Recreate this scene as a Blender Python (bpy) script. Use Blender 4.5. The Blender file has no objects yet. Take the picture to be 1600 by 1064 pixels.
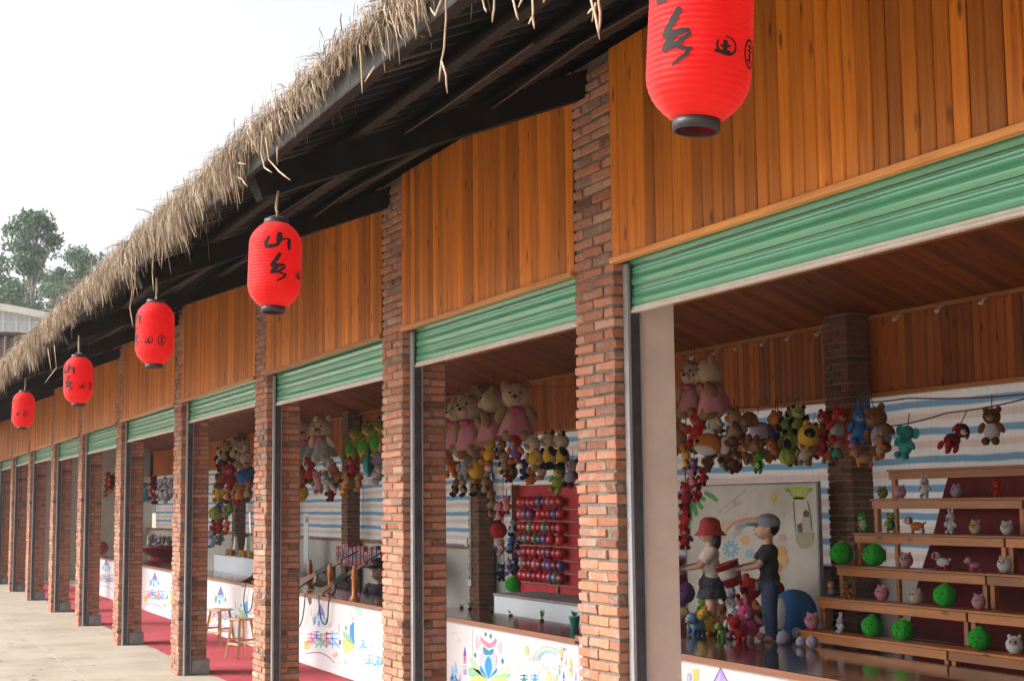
import bpy, bmesh, math, random
import numpy as np
from mathutils import Vector, Matrix
random.seed(7); np.random.seed(7)
RAD = math.radians
HAZE = True
sc = bpy.context.scene
col = sc.collection

# ------------------------------------------------------------------ camera
FPX = 2300.0; PW, PH = 1600.0, 1064.0
YAW, PITCH, ROLL = 0.42295, 0.11059, -0.00996
CAM = Vector((0.0, -3.956, 2.15))
_f = Vector((-math.cos(YAW)*math.cos(PITCH), math.sin(YAW)*math.cos(PITCH), math.sin(PITCH)))
_r0 = _f.cross(Vector((0, 0, 1))).normalized(); _u0 = _r0.cross(_f)
_r = math.cos(ROLL)*_r0 + math.sin(ROLL)*_u0
_u = -math.sin(ROLL)*_r0 + math.cos(ROLL)*_u0
cd = bpy.data.cameras.new('camera'); cam = bpy.data.objects.new('camera', cd); col.objects.link(cam)
cd.sensor_width = 36.0; cd.lens = FPX/PW*36.0; cd.clip_end = 2000; cd.clip_start = 0.05
M = Matrix(((_r.x, _u.x, -_f.x, CAM.x), (_r.y, _u.y, -_f.y, CAM.y), (_r.z, _u.z, -_f.z, CAM.z), (0, 0, 0, 1)))
cam.matrix_world = M
sc.camera = cam
sc.render.resolution_x, sc.render.resolution_y = 1024, 680

# ------------------------------------------------------------------ sky, sun, exposure (bright hazy overcast)
SUN_EL, SUN_AZ = 36.0, 203.0      # azimuth: compass-like angle of the place the light comes from, 180 = -Y
world = bpy.data.worlds.new('World'); sc.world = world; world.use_nodes = True
nt = world.node_tree; nt.nodes.clear()
wo = nt.nodes.new('ShaderNodeOutputWorld'); bg = nt.nodes.new('ShaderNodeBackground')
sky = nt.nodes.new('ShaderNodeTexSky'); sky.sky_type = 'NISHITA'; sky.sun_disc = False
sky.sun_elevation = RAD(SUN_EL); sky.sun_rotation = RAD(SUN_AZ); sky.dust_density = 4.0; sky.air_density = 1.0
hs = nt.nodes.new('ShaderNodeHueSaturation'); hs.inputs['Saturation'].default_value = 0.12; hs.inputs['Value'].default_value = 1.0
nt.links.new(sky.outputs[0], hs.inputs['Color']); nt.links.new(hs.outputs[0], bg.inputs['Color'])
nt.links.new(bg.outputs[0], wo.inputs['Surface']); bg.inputs['Strength'].default_value = 0.15
sd = bpy.data.lights.new('sun', 'SUN'); sun = bpy.data.objects.new('sun', sd); col.objects.link(sun)
sd.energy = 2.0; sd.angle = RAD(30); sd.color = (1.0, 0.92, 0.82)
az = RAD(SUN_AZ); el = RAD(SUN_EL)
_sd = Vector((math.sin(az)*math.cos(el), math.cos(az)*math.cos(el), math.sin(el)))
sun.rotation_euler = _sd.to_track_quat('Z', 'Y').to_euler()
vs = sc.view_settings; vs.view_transform = 'Standard'; vs.look = 'None'; vs.gamma = 1.0; vs.use_curve_mapping = False
vs.exposure = 0.95
sc.render.engine = 'CYCLES'
sc.cycles.max_bounces = 8; sc.cycles.diffuse_bounces = 5; sc.cycles.glossy_bounces = 3; sc.cycles.transmission_bounces = 4
sc.cycles.volume_bounces = 1

# ------------------------------------------------------------------ helpers
def ray(px, py):
    return _f + _r*((px-PW/2)/FPX) - _u*((py-PH/2)/FPX)
def hit(px, py, axis, val):
    d = ray(px, py); t = (val-CAM[axis])/d[axis]
    return CAM + d*t
def hY(px, py, y): return hit(px, py, 1, y)
def hZ(px, py, z): return hit(px, py, 2, z)
def hX(px, py, x): return hit(px, py, 0, x)
def ppm(p):                                   # photo pixels per metre at a point
    return FPX/((Vector(p)-CAM).dot(_f))

def nodes(m):
    m.use_nodes = True; t = m.node_tree; t.nodes.clear()
    o = t.nodes.new('ShaderNodeOutputMaterial'); b = t.nodes.new('ShaderNodeBsdfPrincipled')
    t.links.new(b.outputs[0], o.inputs['Surface']); return t, b, o
def N(t, typ, **kw):
    n = t.nodes.new(typ)
    for k, v in kw.items():
        if k in n.inputs: n.inputs[k].default_value = v
        else: setattr(n, k, v)
    return n
def ramp(t, stops, fac=None):
    n = t.nodes.new('ShaderNodeValToRGB'); e = n.color_ramp.elements
    while len(e) < len(stops): e.new(0.5)
    for k, (p, c) in zip(e, stops): k.position = p; k.color = (*c, 1)
    if fac is not None: t.links.new(fac, n.inputs['Fac'])
    return n
MATS = {}
def simple(name, c, rough=0.7, var=0.25, scale=12.0, bump=0.0, metal=0.0, spec=0.5, sheen=0.0, rnd=0.0, coat=0.0, stretch=(1, 1, 1), bscale=None):
    """plain material with noise mottling, optional bump, optional per-object variation"""
    m = bpy.data.materials.new(name); t, b, o = nodes(m); MATS[name] = m
    tc = N(t, 'ShaderNodeTexCoord'); mp = N(t, 'ShaderNodeMapping'); mp.inputs['Scale'].default_value = stretch
    t.links.new(tc.outputs['Object'], mp.inputs['Vector'])
    nz = N(t, 'ShaderNodeTexNoise', Scale=scale, Detail=6.0, Roughness=0.6); t.links.new(mp.outputs[0], nz.inputs['Vector'])
    lo = tuple(max(0, x*(1-var)) for x in c); hi = tuple(min(1, x*(1+var)) for x in c)
    r = ramp(t, [(0.3, lo), (0.7, hi)], nz.outputs['Fac']); last = r.outputs[0]
    if rnd > 0:
        oi = N(t, 'ShaderNodeObjectInfo'); mr = N(t, 'ShaderNodeMapRange'); mr.inputs['To Min'].default_value = 1-rnd; mr.inputs['To Max'].default_value = 1+rnd
        t.links.new(oi.outputs['Random'], mr.inputs['Value'])
        h = N(t, 'ShaderNodeHueSaturation'); t.links.new(last, h.inputs['Color']); t.links.new(mr.outputs[0], h.inputs['Value']); last = h.outputs[0]
    t.links.new(last, b.inputs['Base Color'])
    b.inputs['Roughness'].default_value = rough; b.inputs['Metallic'].default_value = metal
    b.inputs['Specular IOR Level'].default_value = spec
    if sheen: b.inputs['Sheen Weight'].default_value = sheen; b.inputs['Sheen Roughness'].default_value = 0.5
    if coat: b.inputs['Coat Weight'].default_value = coat; b.inputs['Coat Roughness'].default_value = 0.12
    if bump:
        n2 = N(t, 'ShaderNodeTexNoise', Scale=(bscale or scale*6), Detail=5.0); t.links.new(mp.outputs[0], n2.inputs['Vector'])
        bp = N(t, 'ShaderNodeBump', Strength=min(1.0, bump), Distance=0.01); t.links.new(n2.outputs['Fac'], bp.inputs['Height'])
        t.links.new(bp.outputs[0], b.inputs['Normal'])
    return m
def vcol_mat(name, rough=0.6, fade=0.0):
    m = bpy.data.materials.new(name); t, b, o = nodes(m); MATS[name] = m
    a = N(t, 'ShaderNodeAttribute', attribute_name='Col')
    nz = N(t, 'ShaderNodeTexNoise', Scale=30.0, Detail=4.0)
    tc = N(t, 'ShaderNodeTexCoord'); t.links.new(tc.outputs['Object'], nz.inputs['Vector'])
    mr = N(t, 'ShaderNodeMapRange'); mr.inputs['To Min'].default_value = 0.75; mr.inputs['To Max'].default_value = 1.2
    t.links.new(nz.outputs['Fac'], mr.inputs['Value'])
    h = N(t, 'ShaderNodeHueSaturation'); t.links.new(a.outputs['Color'], h.inputs['Color']); t.links.new(mr.outputs[0], h.inputs['Value'])
    t.links.new(h.outputs[0], b.inputs['Base Color']); b.inputs['Roughness'].default_value = rough
    return m

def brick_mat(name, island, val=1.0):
    m = bpy.data.materials.new(name); t, b, o = nodes(m); MATS[name] = m
    if island: rn = N(t, 'ShaderNodeNewGeometry').outputs['Random Per Island']
    else: rn = N(t, 'ShaderNodeObjectInfo').outputs['Random']
    base = ramp(t, [(0.0, (.17, .085, .062)), (.12, (.35, .145, .09)), (.4, (.47, .20, .122)), (.65, (.53, .235, .145)), (.82, (.42, .17, .105)), (.93, (.28, .155, .115)), (1.0, (.56, .33, .23))], rn)
    base.color_ramp.interpolation = 'LINEAR'
    tc = N(t, 'ShaderNodeTexCoord')
    add = N(t, 'ShaderNodeVectorMath', operation='ADD'); sca = N(t, 'ShaderNodeVectorMath', operation='SCALE'); sca.inputs[3].default_value = 37.0
    cmb = N(t, 'ShaderNodeCombineXYZ'); 
    for k in range(3): t.links.new(rn, cmb.inputs[k])
    t.links.new(cmb.outputs[0], sca.inputs[0]); t.links.new(tc.outputs['Object'], add.inputs[0]); t.links.new(sca.outputs[0], add.inputs[1])
    nz = N(t, 'ShaderNodeTexNoise', Scale=22.0, Detail=8.0, Roughness=0.65); t.links.new(add.outputs[0], nz.inputs['Vector'])
    n3 = N(t, 'ShaderNodeTexNoise', Scale=9.0, Detail=6.0, Roughness=0.7); t.links.new(add.outputs[0], n3.inputs['Vector'])
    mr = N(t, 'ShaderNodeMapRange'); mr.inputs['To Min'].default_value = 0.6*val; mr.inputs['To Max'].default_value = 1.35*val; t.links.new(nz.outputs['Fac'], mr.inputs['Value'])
    h = N(t, 'ShaderNodeHueSaturation'); t.links.new(base.outputs[0], h.inputs['Color']); t.links.new(mr.outputs[0], h.inputs['Value'])
    # cement smears left on the faces
    sm = N(t, 'ShaderNodeMapRange'); sm.inputs['From Min'].default_value = .52; sm.inputs['From Max'].default_value = .66; t.links.new(n3.outputs['Fac'], sm.inputs['Value'])
    k = N(t, 'ShaderNodeMath', operation='MULTIPLY'); k.inputs[1].default_value = 0.75; t.links.new(sm.outputs[0], k.inputs[0])
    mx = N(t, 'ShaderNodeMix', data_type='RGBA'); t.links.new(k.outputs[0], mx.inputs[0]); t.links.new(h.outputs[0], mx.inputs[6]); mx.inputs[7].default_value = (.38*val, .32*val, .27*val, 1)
    t.links.new(mx.outputs[2], b.inputs['Base Color']); b.inputs['Roughness'].default_value = .92; b.inputs['Specular IOR Level'].default_value = .25
    bp = N(t, 'ShaderNodeBump', Strength=.7, Distance=.006); t.links.new(nz.outputs['Fac'], bp.inputs['Height']); t.links.new(bp.outputs[0], b.inputs['Normal'])
    return m

def wood_mat(name, dark, light, rough=.45, coat=.25, island=False, axis=2, knots=True, val=1.0):
    """varnished softwood: grain stretched along one axis, knots, per-plank tone"""
    m = bpy.data.materials.new(name); t, b, o = nodes(m); MATS[name] = m
    rn = N(t, 'ShaderNodeNewGeometry').outputs['Random Per Island'] if island else N(t, 'ShaderNodeObjectInfo').outputs['Random']
    tc = N(t, 'ShaderNodeTexCoord')
    cmb = N(t, 'ShaderNodeCombineXYZ'); 
    for k in range(3): t.links.new(rn, cmb.inputs[k])
    sca = N(t, 'ShaderNodeVectorMath', operation='SCALE'); sca.inputs[3].default_value = 53.0; t.links.new(cmb.outputs[0], sca.inputs[0])
    add = N(t, 'ShaderNodeVectorMath', operation='ADD'); t.links.new(tc.outputs['Object'], add.inputs[0]); t.links.new(sca.outputs[0], add.inputs[1])
    mp = N(t, 'ShaderNodeMapping'); s = [26.0, 26.0, 26.0]; s[axis] = 1.6; mp.inputs['Scale'].default_value = s
    t.links.new(add.outputs[0], mp.inputs['Vector'])
    nz = N(t, 'ShaderNodeTexNoise', Scale=1.0, Detail=8.0, Roughness=.62, Distortion=.6); t.links.new(mp.outputs[0], nz.inputs['Vector'])
    mp2 = N(t, 'ShaderNodeMapping'); s2 = [4.0, 4.0, 4.0]; s2[axis] = .8; mp2.inputs['Scale'].default_value = s2; t.links.new(add.outputs[0], mp2.inputs['Vector'])
    n2 = N(t, 'ShaderNodeTexNoise', Scale=1.0, Detail=4.0); t.links.new(mp2.outputs[0], n2.inputs['Vector'])
    av = N(t, 'ShaderNodeMath', operation='MULTIPLY_ADD'); av.inputs[1].default_value = .6; t.links.new(nz.outputs['Fac'], av.inputs[0])
    hf = N(t, 'ShaderNodeMath', operation='MULTIPLY'); hf.inputs[1].default_value = .4; t.links.new(n2.outputs['Fac'], hf.inputs[0]); t.links.new(hf.outputs[0], av.inputs[2])
    mid = tuple((a+c)*.5 for a, c in zip(dark, light))
    r = ramp(t, [(.30, dark), (.44, mid), (.62, light)], av.outputs[0]); last = r.outputs[0]
    mr = N(t, 'ShaderNodeMapRange'); mr.inputs['To Min'].default_value = .58*val; mr.inputs['To Max'].default_value = 1.28*val; t.links.new(rn, mr.inputs['Value'])
    h = N(t, 'ShaderNodeHueSaturation'); t.links.new(last, h.inputs['Color']); t.links.new(mr.outputs[0], h.inputs['Value']); last = h.outputs[0]
    if knots:
        mp3 = N(t, 'ShaderNodeMapping'); s3 = [14.0, 14.0, 14.0]; s3[axis] = 5.0; mp3.inputs['Scale'].default_value = s3; t.links.new(add.outputs[0], mp3.inputs['Vector'])
        vo = N(t, 'ShaderNodeTexVoronoi', Scale=.62); t.links.new(mp3.outputs[0], vo.inputs['Vector'])
        km = N(t, 'ShaderNodeMapRange'); km.inputs['From Min'].default_value = .07; km.inputs['From Max'].default_value = .19; km.inputs['To Min'].default_value = .85; km.inputs['To Max'].default_value = 0.0
        t.links.new(vo.outputs['Distance'], km.inputs['Value'])
        mx = N(t, 'ShaderNodeMix', data_type='RGBA'); t.links.new(km.outputs[0], mx.inputs[0]); t.links.new(last, mx.inputs[6]); mx.inputs[7].default_value = (*[x*.22 for x in dark], 1); last = mx.outputs[2]
    t.links.new(last, b.inputs['Base Color']); b.inputs['Roughness'].default_value = rough
    b.inputs['Coat Weight'].default_value = coat; b.inputs['Coat Roughness'].default_value = .25
    bp = N(t, 'ShaderNodeBump', Strength=.25, Distance=.004); t.links.new(nz.outputs['Fac'], bp.inputs['Height']); t.links.new(bp.outputs[0], b.inputs['Normal'])
    return m

# ---- mesh building
class MB:
    def __init__(s): s.v = []; s.f = []; s.c = []
    def add(s, vs, fs, c=None):
        o = len(s.v); s.v += [tuple(p) for p in vs]; s.f += [tuple(i+o for i in f) for f in fs]; s.c += [c]*len(fs)
    def box(s, lo, hi, c=None, rz=0, bev=0.0):
        x0, y0, z0 = lo; x1, y1, z1 = hi
        if bev:
            return s._bevbox(lo, hi, bev, c)
        P = [(x0, y0, z0), (x1, y0, z0), (x1, y1, z0), (x0, y1, z0), (x0, y0, z1), (x1, y0, z1), (x1, y1, z1), (x0, y1, z1)]
        s.add(P, [(0, 3, 2, 1), (4, 5, 6, 7), (0, 1, 5, 4), (1, 2, 6, 5), (2, 3, 7, 6), (3, 0, 4, 7)], c)
    def _bevbox(s, lo, hi, b, c):
        bm = bmesh.new(); bmesh.ops.create_cube(bm, size=1.0)
        for v in bm.verts: v.co = Vector([(lo[k]+hi[k])/2 + v.co[k]*(hi[k]-lo[k]) for k in range(3)])
        bmesh.ops.bevel(bm, geom=bm.edges[:], offset=b, segments=1, affect='EDGES', profile=.5)
        bm.verts.index_update(); s.add([v.co for v in bm.verts], [[v.index for v in f.verts] for f in bm.faces], c); bm.free()
    def bar(s, a, b, w, h=None, c=None, up=(0, 0, 1)):
        """rectangular bar from a to b"""
        a, b = Vector(a), Vector(b); d = (b-a).normalized(); upv = Vector(up)
        sd_ = d.cross(upv)
        if sd_.length < 1e-4: sd_ = d.cross(Vector((0, 1, 0)))
        sd_.normalize(); u2 = sd_.cross(d); h = h or w
        P = []
        for p in (a, b):
            for i, j in ((-1, -1), (1, -1), (1, 1), (-1, 1)): P.append(p + sd_*(i*w/2) + u2*(j*h/2))
        s.add(P, [(0, 1, 2, 3), (7, 6, 5, 4), (0, 4, 5, 1), (1, 5, 6, 2), (2, 6, 7, 3), (3, 7, 4, 0)], c)
    def tube(s, pts, rad, n=8, c=None, cap=True):
        pts = [Vector(p) for p in pts]; rad = rad if isinstance(rad, (list, tuple)) else [rad]*len(pts)
        V = []; F = []; prev = None
        for i, p in enumerate(pts):
            d = (pts[min(i+1, len(pts)-1)] - pts[max(i-1, 0)]).normalized()
            a = d.orthogonal().normalized() if prev is None else (prev - d*prev.dot(d)).normalized()
            prev = a; bb = d.cross(a)
            for k in range(n):
                t = 2*math.pi*k/n; V.append(p + (a*math.cos(t)+bb*math.sin(t))*rad[i])
        for i in range(len(pts)-1):
            for k in range(n): F.append((i*n+k, i*n+(k+1) % n, (i+1)*n+(k+1) % n, (i+1)*n+k))
        if cap: F.append(tuple(range(n-1, -1, -1))); F.append(tuple((len(pts)-1)*n+k for k in range(n)))
        s.add(V, F, c)
    def lathe(s, prof, n=24, ctr=(0, 0, 0), c=None):
        V = []; F = []
        for r, z in prof:
            for k in range(n):
                t = 2*math.pi*k/n; V.append((ctr[0]+r*math.cos(t), ctr[1]+r*math.sin(t), ctr[2]+z))
        for i in range(len(prof)-1):
            for k in range(n): F.append((i*n+k, i*n+(k+1) % n, (i+1)*n+(k+1) % n, (i+1)*n+k))
        s.add(V, F, c)
    def ell(s, ctr, r, n=12, m=8, c=None, lump=0.0, rot=None, seed=0):
        rg = random.Random(seed); V = []; F = []
        ph = [rg.uniform(0, 6.28) for _ in range(6)]
        def pt(th, p):
            d = Vector((math.cos(th)*math.sin(p), math.sin(th)*math.sin(p), math.cos(p)))
            k = 1 + lump*(math.sin(3*d.x*2+ph[0])*math.sin(3*d.y*2+ph[1])+.6*math.sin(5*d.z+ph[2]+2*d.x))
            q = Vector((d.x*r[0]*k, d.y*r[1]*k, d.z*r[2]*k))
            if rot is not None: q = rot @ q
            return q + Vector(ctr)
        V.append(pt(0, 0))
        for i in range(1, m):
            for k in range(n): V.append(pt(2*math.pi*k/n, math.pi*i/m))
        V.append(pt(0, math.pi)); L = len(V)-1
        for k in range(n): F.append((0, 1+k, 1+(k+1) % n))
        for i in range(m-2):
            for k in range(n): F.append((1+i*n+k, 1+(i+1)*n+k, 1+(i+1)*n+(k+1) % n, 1+i*n+(k+1) % n))
        for k in range(n): F.append((L, 1+(m-2)*n+(k+1) % n, 1+(m-2)*n+k))
        s.add(V, F, c)
    def mesh(s, name, mat=None, smooth=False, off=None, recalc=True):
        me = bpy.data.meshes.new(name)
        V = s.v if off is None else [(p[0]-off[0], p[1]-off[1], p[2]-off[2]) for p in s.v]
        me.from_pydata(V, [], s.f)
        if any(c is not None for c in s.c):
            a = me.color_attributes.new('Col', 'FLOAT_COLOR', 'CORNER')
            buf = []
            for f, c in zip(s.f, s.c):
                cc = tuple(c or (.5, .5, .5)); buf += list((*cc[:3], 1.0))*len(f)
            a.data.foreach_set('color', buf)
        if mat is not None: me.materials.append(MATS[mat] if isinstance(mat, str) else mat)
        if recalc:
            bm = bmesh.new(); bm.from_mesh(me); bmesh.ops.recalc_face_normals(bm, faces=bm.faces[:]); bm.to_mesh(me); bm.free()
        if smooth: me.polygons.foreach_set('use_smooth', [True]*len(me.polygons))
        return me
    def build(s, name, mat, parent=None, smooth=False, local=False, recalc=True):
        """world coordinates unless local; becomes one mesh object"""
        off = None
        if parent is not None and not local: off = wloc(parent)
        o = bpy.data.objects.new(name, s.mesh(name, mat, smooth, off, recalc)); col.objects.link(o)
        if parent is not None: o.parent = parent
        return o
def wloc(o):
    v = Vector((0, 0, 0))
    while o is not None: v = v + o.location; o = o.parent
    return v
def sub(o, part):
    """make o a sub-part of a part of the same thing; its numbers stay in the thing's space"""
    o.parent = part; o.matrix_parent_inverse = part.matrix_basis.inverted(); return o
def tag(o, label=None, cat=None, group=None, kind=None):
    if label: o['label'] = label
    if cat: o['category'] = cat
    if group: o['group'] = group
    if kind: o['kind'] = kind
    return o
def thing(name, label, cat, loc=(0, 0, 0), rz=0.0, group=None):
    o = bpy.data.objects.new(name, None); col.objects.link(o); o.location = loc; o.rotation_euler = (0, 0, rz); o.empty_display_size = .1
    return tag(o, label, cat, group)
def inst(name, me, parent, loc, rot=(0, 0, 0), scale=(1, 1, 1), mat=None):
    """object sharing mesh data; loc local to the parent"""
    o = bpy.data.objects.new(name, me); col.objects.link(o); o.parent = parent
    o.location = loc; o.rotation_euler = rot; o.scale = scale
    if mat is not None:
        o.material_slots[0].link = 'OBJECT'; o.material_slots[0].material = MATS[mat] if isinstance(mat, str) else mat
    return o
ORD = ['first', 'second', 'third', 'fourth', 'fifth', 'sixth', 'seventh', 'eighth', 'ninth', 'tenth']

# ------------------------------------------------------------------ materials
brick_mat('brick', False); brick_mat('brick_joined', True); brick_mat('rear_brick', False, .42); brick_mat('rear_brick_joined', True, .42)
simple('mortar', (.21, .17, .135), .95, .3, 30, bump=.6)  # colour darkened to carry the shade of the recessed joints
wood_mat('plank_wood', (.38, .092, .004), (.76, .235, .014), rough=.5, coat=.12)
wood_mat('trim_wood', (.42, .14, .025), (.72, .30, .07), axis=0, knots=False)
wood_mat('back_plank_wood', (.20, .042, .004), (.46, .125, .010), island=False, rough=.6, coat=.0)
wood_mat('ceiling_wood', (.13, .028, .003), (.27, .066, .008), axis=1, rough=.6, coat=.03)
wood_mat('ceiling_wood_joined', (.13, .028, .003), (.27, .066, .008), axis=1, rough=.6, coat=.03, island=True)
wood_mat('shelf_wood', (.23, .066, .010), (.44, .152, .027), axis=0, coat=.1)
wood_mat('stool_wood', (.38, .2, .08), (.62, .38, .18), axis=2, coat=.1, knots=False)
simple('plaster_beige', (.76, .67, .58), .85, .08, 4, bump=.15, bscale=60)
simple('plaster_white', (.50, .475, .43), .85, .1, 3, bump=.15, bscale=40)
simple('cement', (.24, .235, .23), .9, .25, 8, bump=.4)
simple('steel', (.40, .41, .43), .45, .2, 14, metal=.25, stretch=(1, 1, .15))
simple('steel_dark', (.08, .085, .095), .5, .3, 10, metal=.5)
simple('shutter_green', (.10, .38, .22), .27, .14, 5, coat=.6, bump=.12, bscale=3, stretch=(.3, 1, 6), spec=.5)
simple('shutter_bar', (.62, .56, .50), .5, .12, 6)
simple('black_steel', (.012, .011, .011), .8, .4, 8, bump=.1, spec=.15)
simple('rust_lip', (.028, .021, .018), .8, .4, 16, spec=.2)
simple('roof_sheet', (.014, .0135, .014), .7, .4, 6, spec=.2)
simple('fascia', (.034, .030, .028), .65, .35, 5, bump=.15, spec=.3)
simple('counter_wood', (.05, .018, .012), .12, .5, 5, stretch=(.3, 6, 6), coat=.6, spec=.6)
simple('counter_edge', (.28, .13, .075), .35, .2, 6, stretch=(.3, 6, 6))
simple('panel_white', (.66, .655, .665), .5, .03, 2)
simple('white_table', (.62, .65, .70), .5, .04, 3)
vcol_mat('print'); 
simple('black_ink', (.012, .009, .01), .8, .2, 20)
simple('lantern_cap', (.03, .03, .035), .45, .2, 10)
simple('cord', (.42, .33, .22), .9, .2, 30)
simple('rope_dark', (.10, .05, .035), .9, .3, 30)
simple('black_rubber', (.015, .015, .017), .5, .2, 10)
simple('red_board', (.42, .006, .012), .65, .2, 5)
simple('red_cloth', (.11, .006, .008), .9, .3, 4, bump=.3, bscale=8)
simple('white_plastic', (.7, .7, .68), .4, .05, 4)
simple('straw_long', (.50, .37, .25), .85, .3, 30)

# ---- special materials
def ground_mat(name, c1, c2, c3, crack=False, scale=1.0, island=False):
    m = bpy.data.materials.new(name); t, b, o = nodes(m); MATS[name] = m
    tc = N(t, 'ShaderNodeTexCoord')
    n1 = N(t, 'ShaderNodeTexNoise', Scale=.55*scale, Detail=8.0, Roughness=.65); t.links.new(tc.outputs['Object'], n1.inputs['Vector'])
    n2 = N(t, 'ShaderNodeTexNoise', Scale=9.0*scale, Detail=8.0, Roughness=.7); t.links.new(tc.outputs['Object'], n2.inputs['Vector'])
    av = N(t, 'ShaderNodeMath', operation='MULTIPLY_ADD'); av.inputs[1].default_value = .3; t.links.new(n2.outputs['Fac'], av.inputs[0])
    hf = N(t, 'ShaderNodeMath', operation='MULTIPLY'); hf.inputs[1].default_value = .7; t.links.new(n1.outputs['Fac'], hf.inputs[0]); t.links.new(hf.outputs[0], av.inputs[2])
    r = ramp(t, [(.36, c1), (.5, c2), (.63, c3)], av.outputs[0]); last = r.outputs[0]
    if island:
        gi = N(t, 'ShaderNodeObjectInfo'); mr = N(t, 'ShaderNodeMapRange'); mr.inputs['To Min'].default_value = .97; mr.inputs['To Max'].default_value = 1.03
        t.links.new(gi.outputs['Random'], mr.inputs['Value']); h = N(t, 'ShaderNodeHueSaturation'); t.links.new(last, h.inputs['Color']); t.links.new(mr.outputs[0], h.inputs['Value']); last = h.outputs[0]
    t.links.new(last, b.inputs['Base Color']); b.inputs['Roughness'].default_value = .9; b.inputs['Specular IOR Level'].default_value = .3
    bp = N(t, 'ShaderNodeBump', Strength=.35, Distance=.01); t.links.new(n2.outputs['Fac'], bp.inputs['Height']); t.links.new(bp.outputs[0], b.inputs['Normal'])
    return m
ground_mat('yard', (.32, .25, .185), (.47, .385, .295), (.58, .49, .385))
ground_mat('apron', (.34, .285, .225), (.42, .36, .29), (.48, .42, .345), scale=1.6, island=True)
ground_mat('carpet', (.30, .035, .05), (.40, .05, .07), (.50, .085, .10), scale=1.3)

def thatch_mat(name, core=False):
    m = bpy.data.materials.new(name); t, b, o = nodes(m); MATS[name] = m
    if core:
        tc = N(t, 'ShaderNodeTexCoord'); nz = N(t, 'ShaderNodeTexNoise', Scale=60.0, Detail=6.0); t.links.new(tc.outputs['Object'], nz.inputs['Vector'])
        r = ramp(t, [(.35, (.06, .042, .03)), (.65, (.22, .16, .11))], nz.outputs['Fac'])
    else:
        rn = N(t, 'ShaderNodeNewGeometry').outputs['Random Per Island']
        r = ramp(t, [(0, (.12, .088, .068)), (.2, (.30, .22, .155)), (.5, (.46, .35, .25)), (.85, (.58, .47, .355)), (1, (.70, .61, .50))], rn)
    t.links.new(r.outputs[0], b.inputs['Base Color']); b.inputs['Roughness'].default_value = .85; b.inputs['Specular IOR Level'].default_value = .2
    return m
thatch_mat('straw'); thatch_mat('straw_core', True)

def tarp_mat(name):
    m = bpy.data.materials.new(name); t, b, o = nodes(m); MATS[name] = m
    tc = N(t, 'ShaderNodeTexCoord'); sp = N(t, 'ShaderNodeSeparateXYZ'); t.links.new(tc.outputs['Object'], sp.inputs[0])
    nz = N(t, 'ShaderNodeTexNoise', Scale=1.5, Detail=3.0); t.links.new(tc.outputs['Object'], nz.inputs['Vector'])
    a = N(t, 'ShaderNodeMath', operation='MULTIPLY_ADD'); a.inputs[1].default_value = .05; t.links.new(nz.outputs['Fac'], a.inputs[0]); t.links.new(sp.outputs['Z'], a.inputs[2])
    s1 = N(t, 'ShaderNodeMath', operation='SUBTRACT'); s1.inputs[1].default_value = 1.55-.03; t.links.new(a.outputs[0], s1.inputs[0])
    dv = N(t, 'ShaderNodeMath', operation='DIVIDE'); dv.inputs[1].default_value = .245; t.links.new(s1.outputs[0], dv.inputs[0])
    fr = N(t, 'ShaderNodeMath', operation='FRACT'); t.links.new(dv.outputs[0], fr.inputs[0])
    w = (.80, .78, .77); bl = (.20, .37, .55); pk = (.74, .58, .53)
    r = ramp(t, [(0, bl), (.19, bl), (.25, w), (.46, w), (.54, pk), (.70, pk), (.80, w), (.95, w), (1, bl)], fr.outputs[0])
    # fine weave and creases
    mp = N(t, 'ShaderNodeMapping'); mp.inputs['Scale'].default_value = (60, 60, 4); t.links.new(tc.outputs['Object'], mp.inputs['Vector'])
    n2 = N(t, 'ShaderNodeTexNoise', Scale=1.0, Detail=3.0); t.links.new(mp.outputs[0], n2.inputs['Vector'])
    mr = N(t, 'ShaderNodeMapRange'); mr.inputs['To Min'].default_value = .82; mr.inputs['To Max'].default_value = 1.1; t.links.new(n2.outputs['Fac'], mr.inputs['Value'])
    h = N(t, 'ShaderNodeHueSaturation'); t.links.new(r.outputs[0], h.inputs['Color']); t.links.new(mr.outputs[0], h.inputs['Value'])
    df = N(t, 'ShaderNodeBsdfDiffuse'); tr = N(t, 'ShaderNodeBsdfTranslucent'); mx = N(t, 'ShaderNodeMixShader'); mx.inputs[0].default_value = .42
    t.links.new(h.outputs[0], df.inputs['Color']); t.links.new(h.outputs[0], tr.inputs['Color'])
    t.links.new(df.outputs[0], mx.inputs[1]); t.links.new(tr.outputs[0], mx.inputs[2]); t.links.new(mx.outputs[0], o.inputs['Surface'])
    return m
tarp_mat('tarp')

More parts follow.
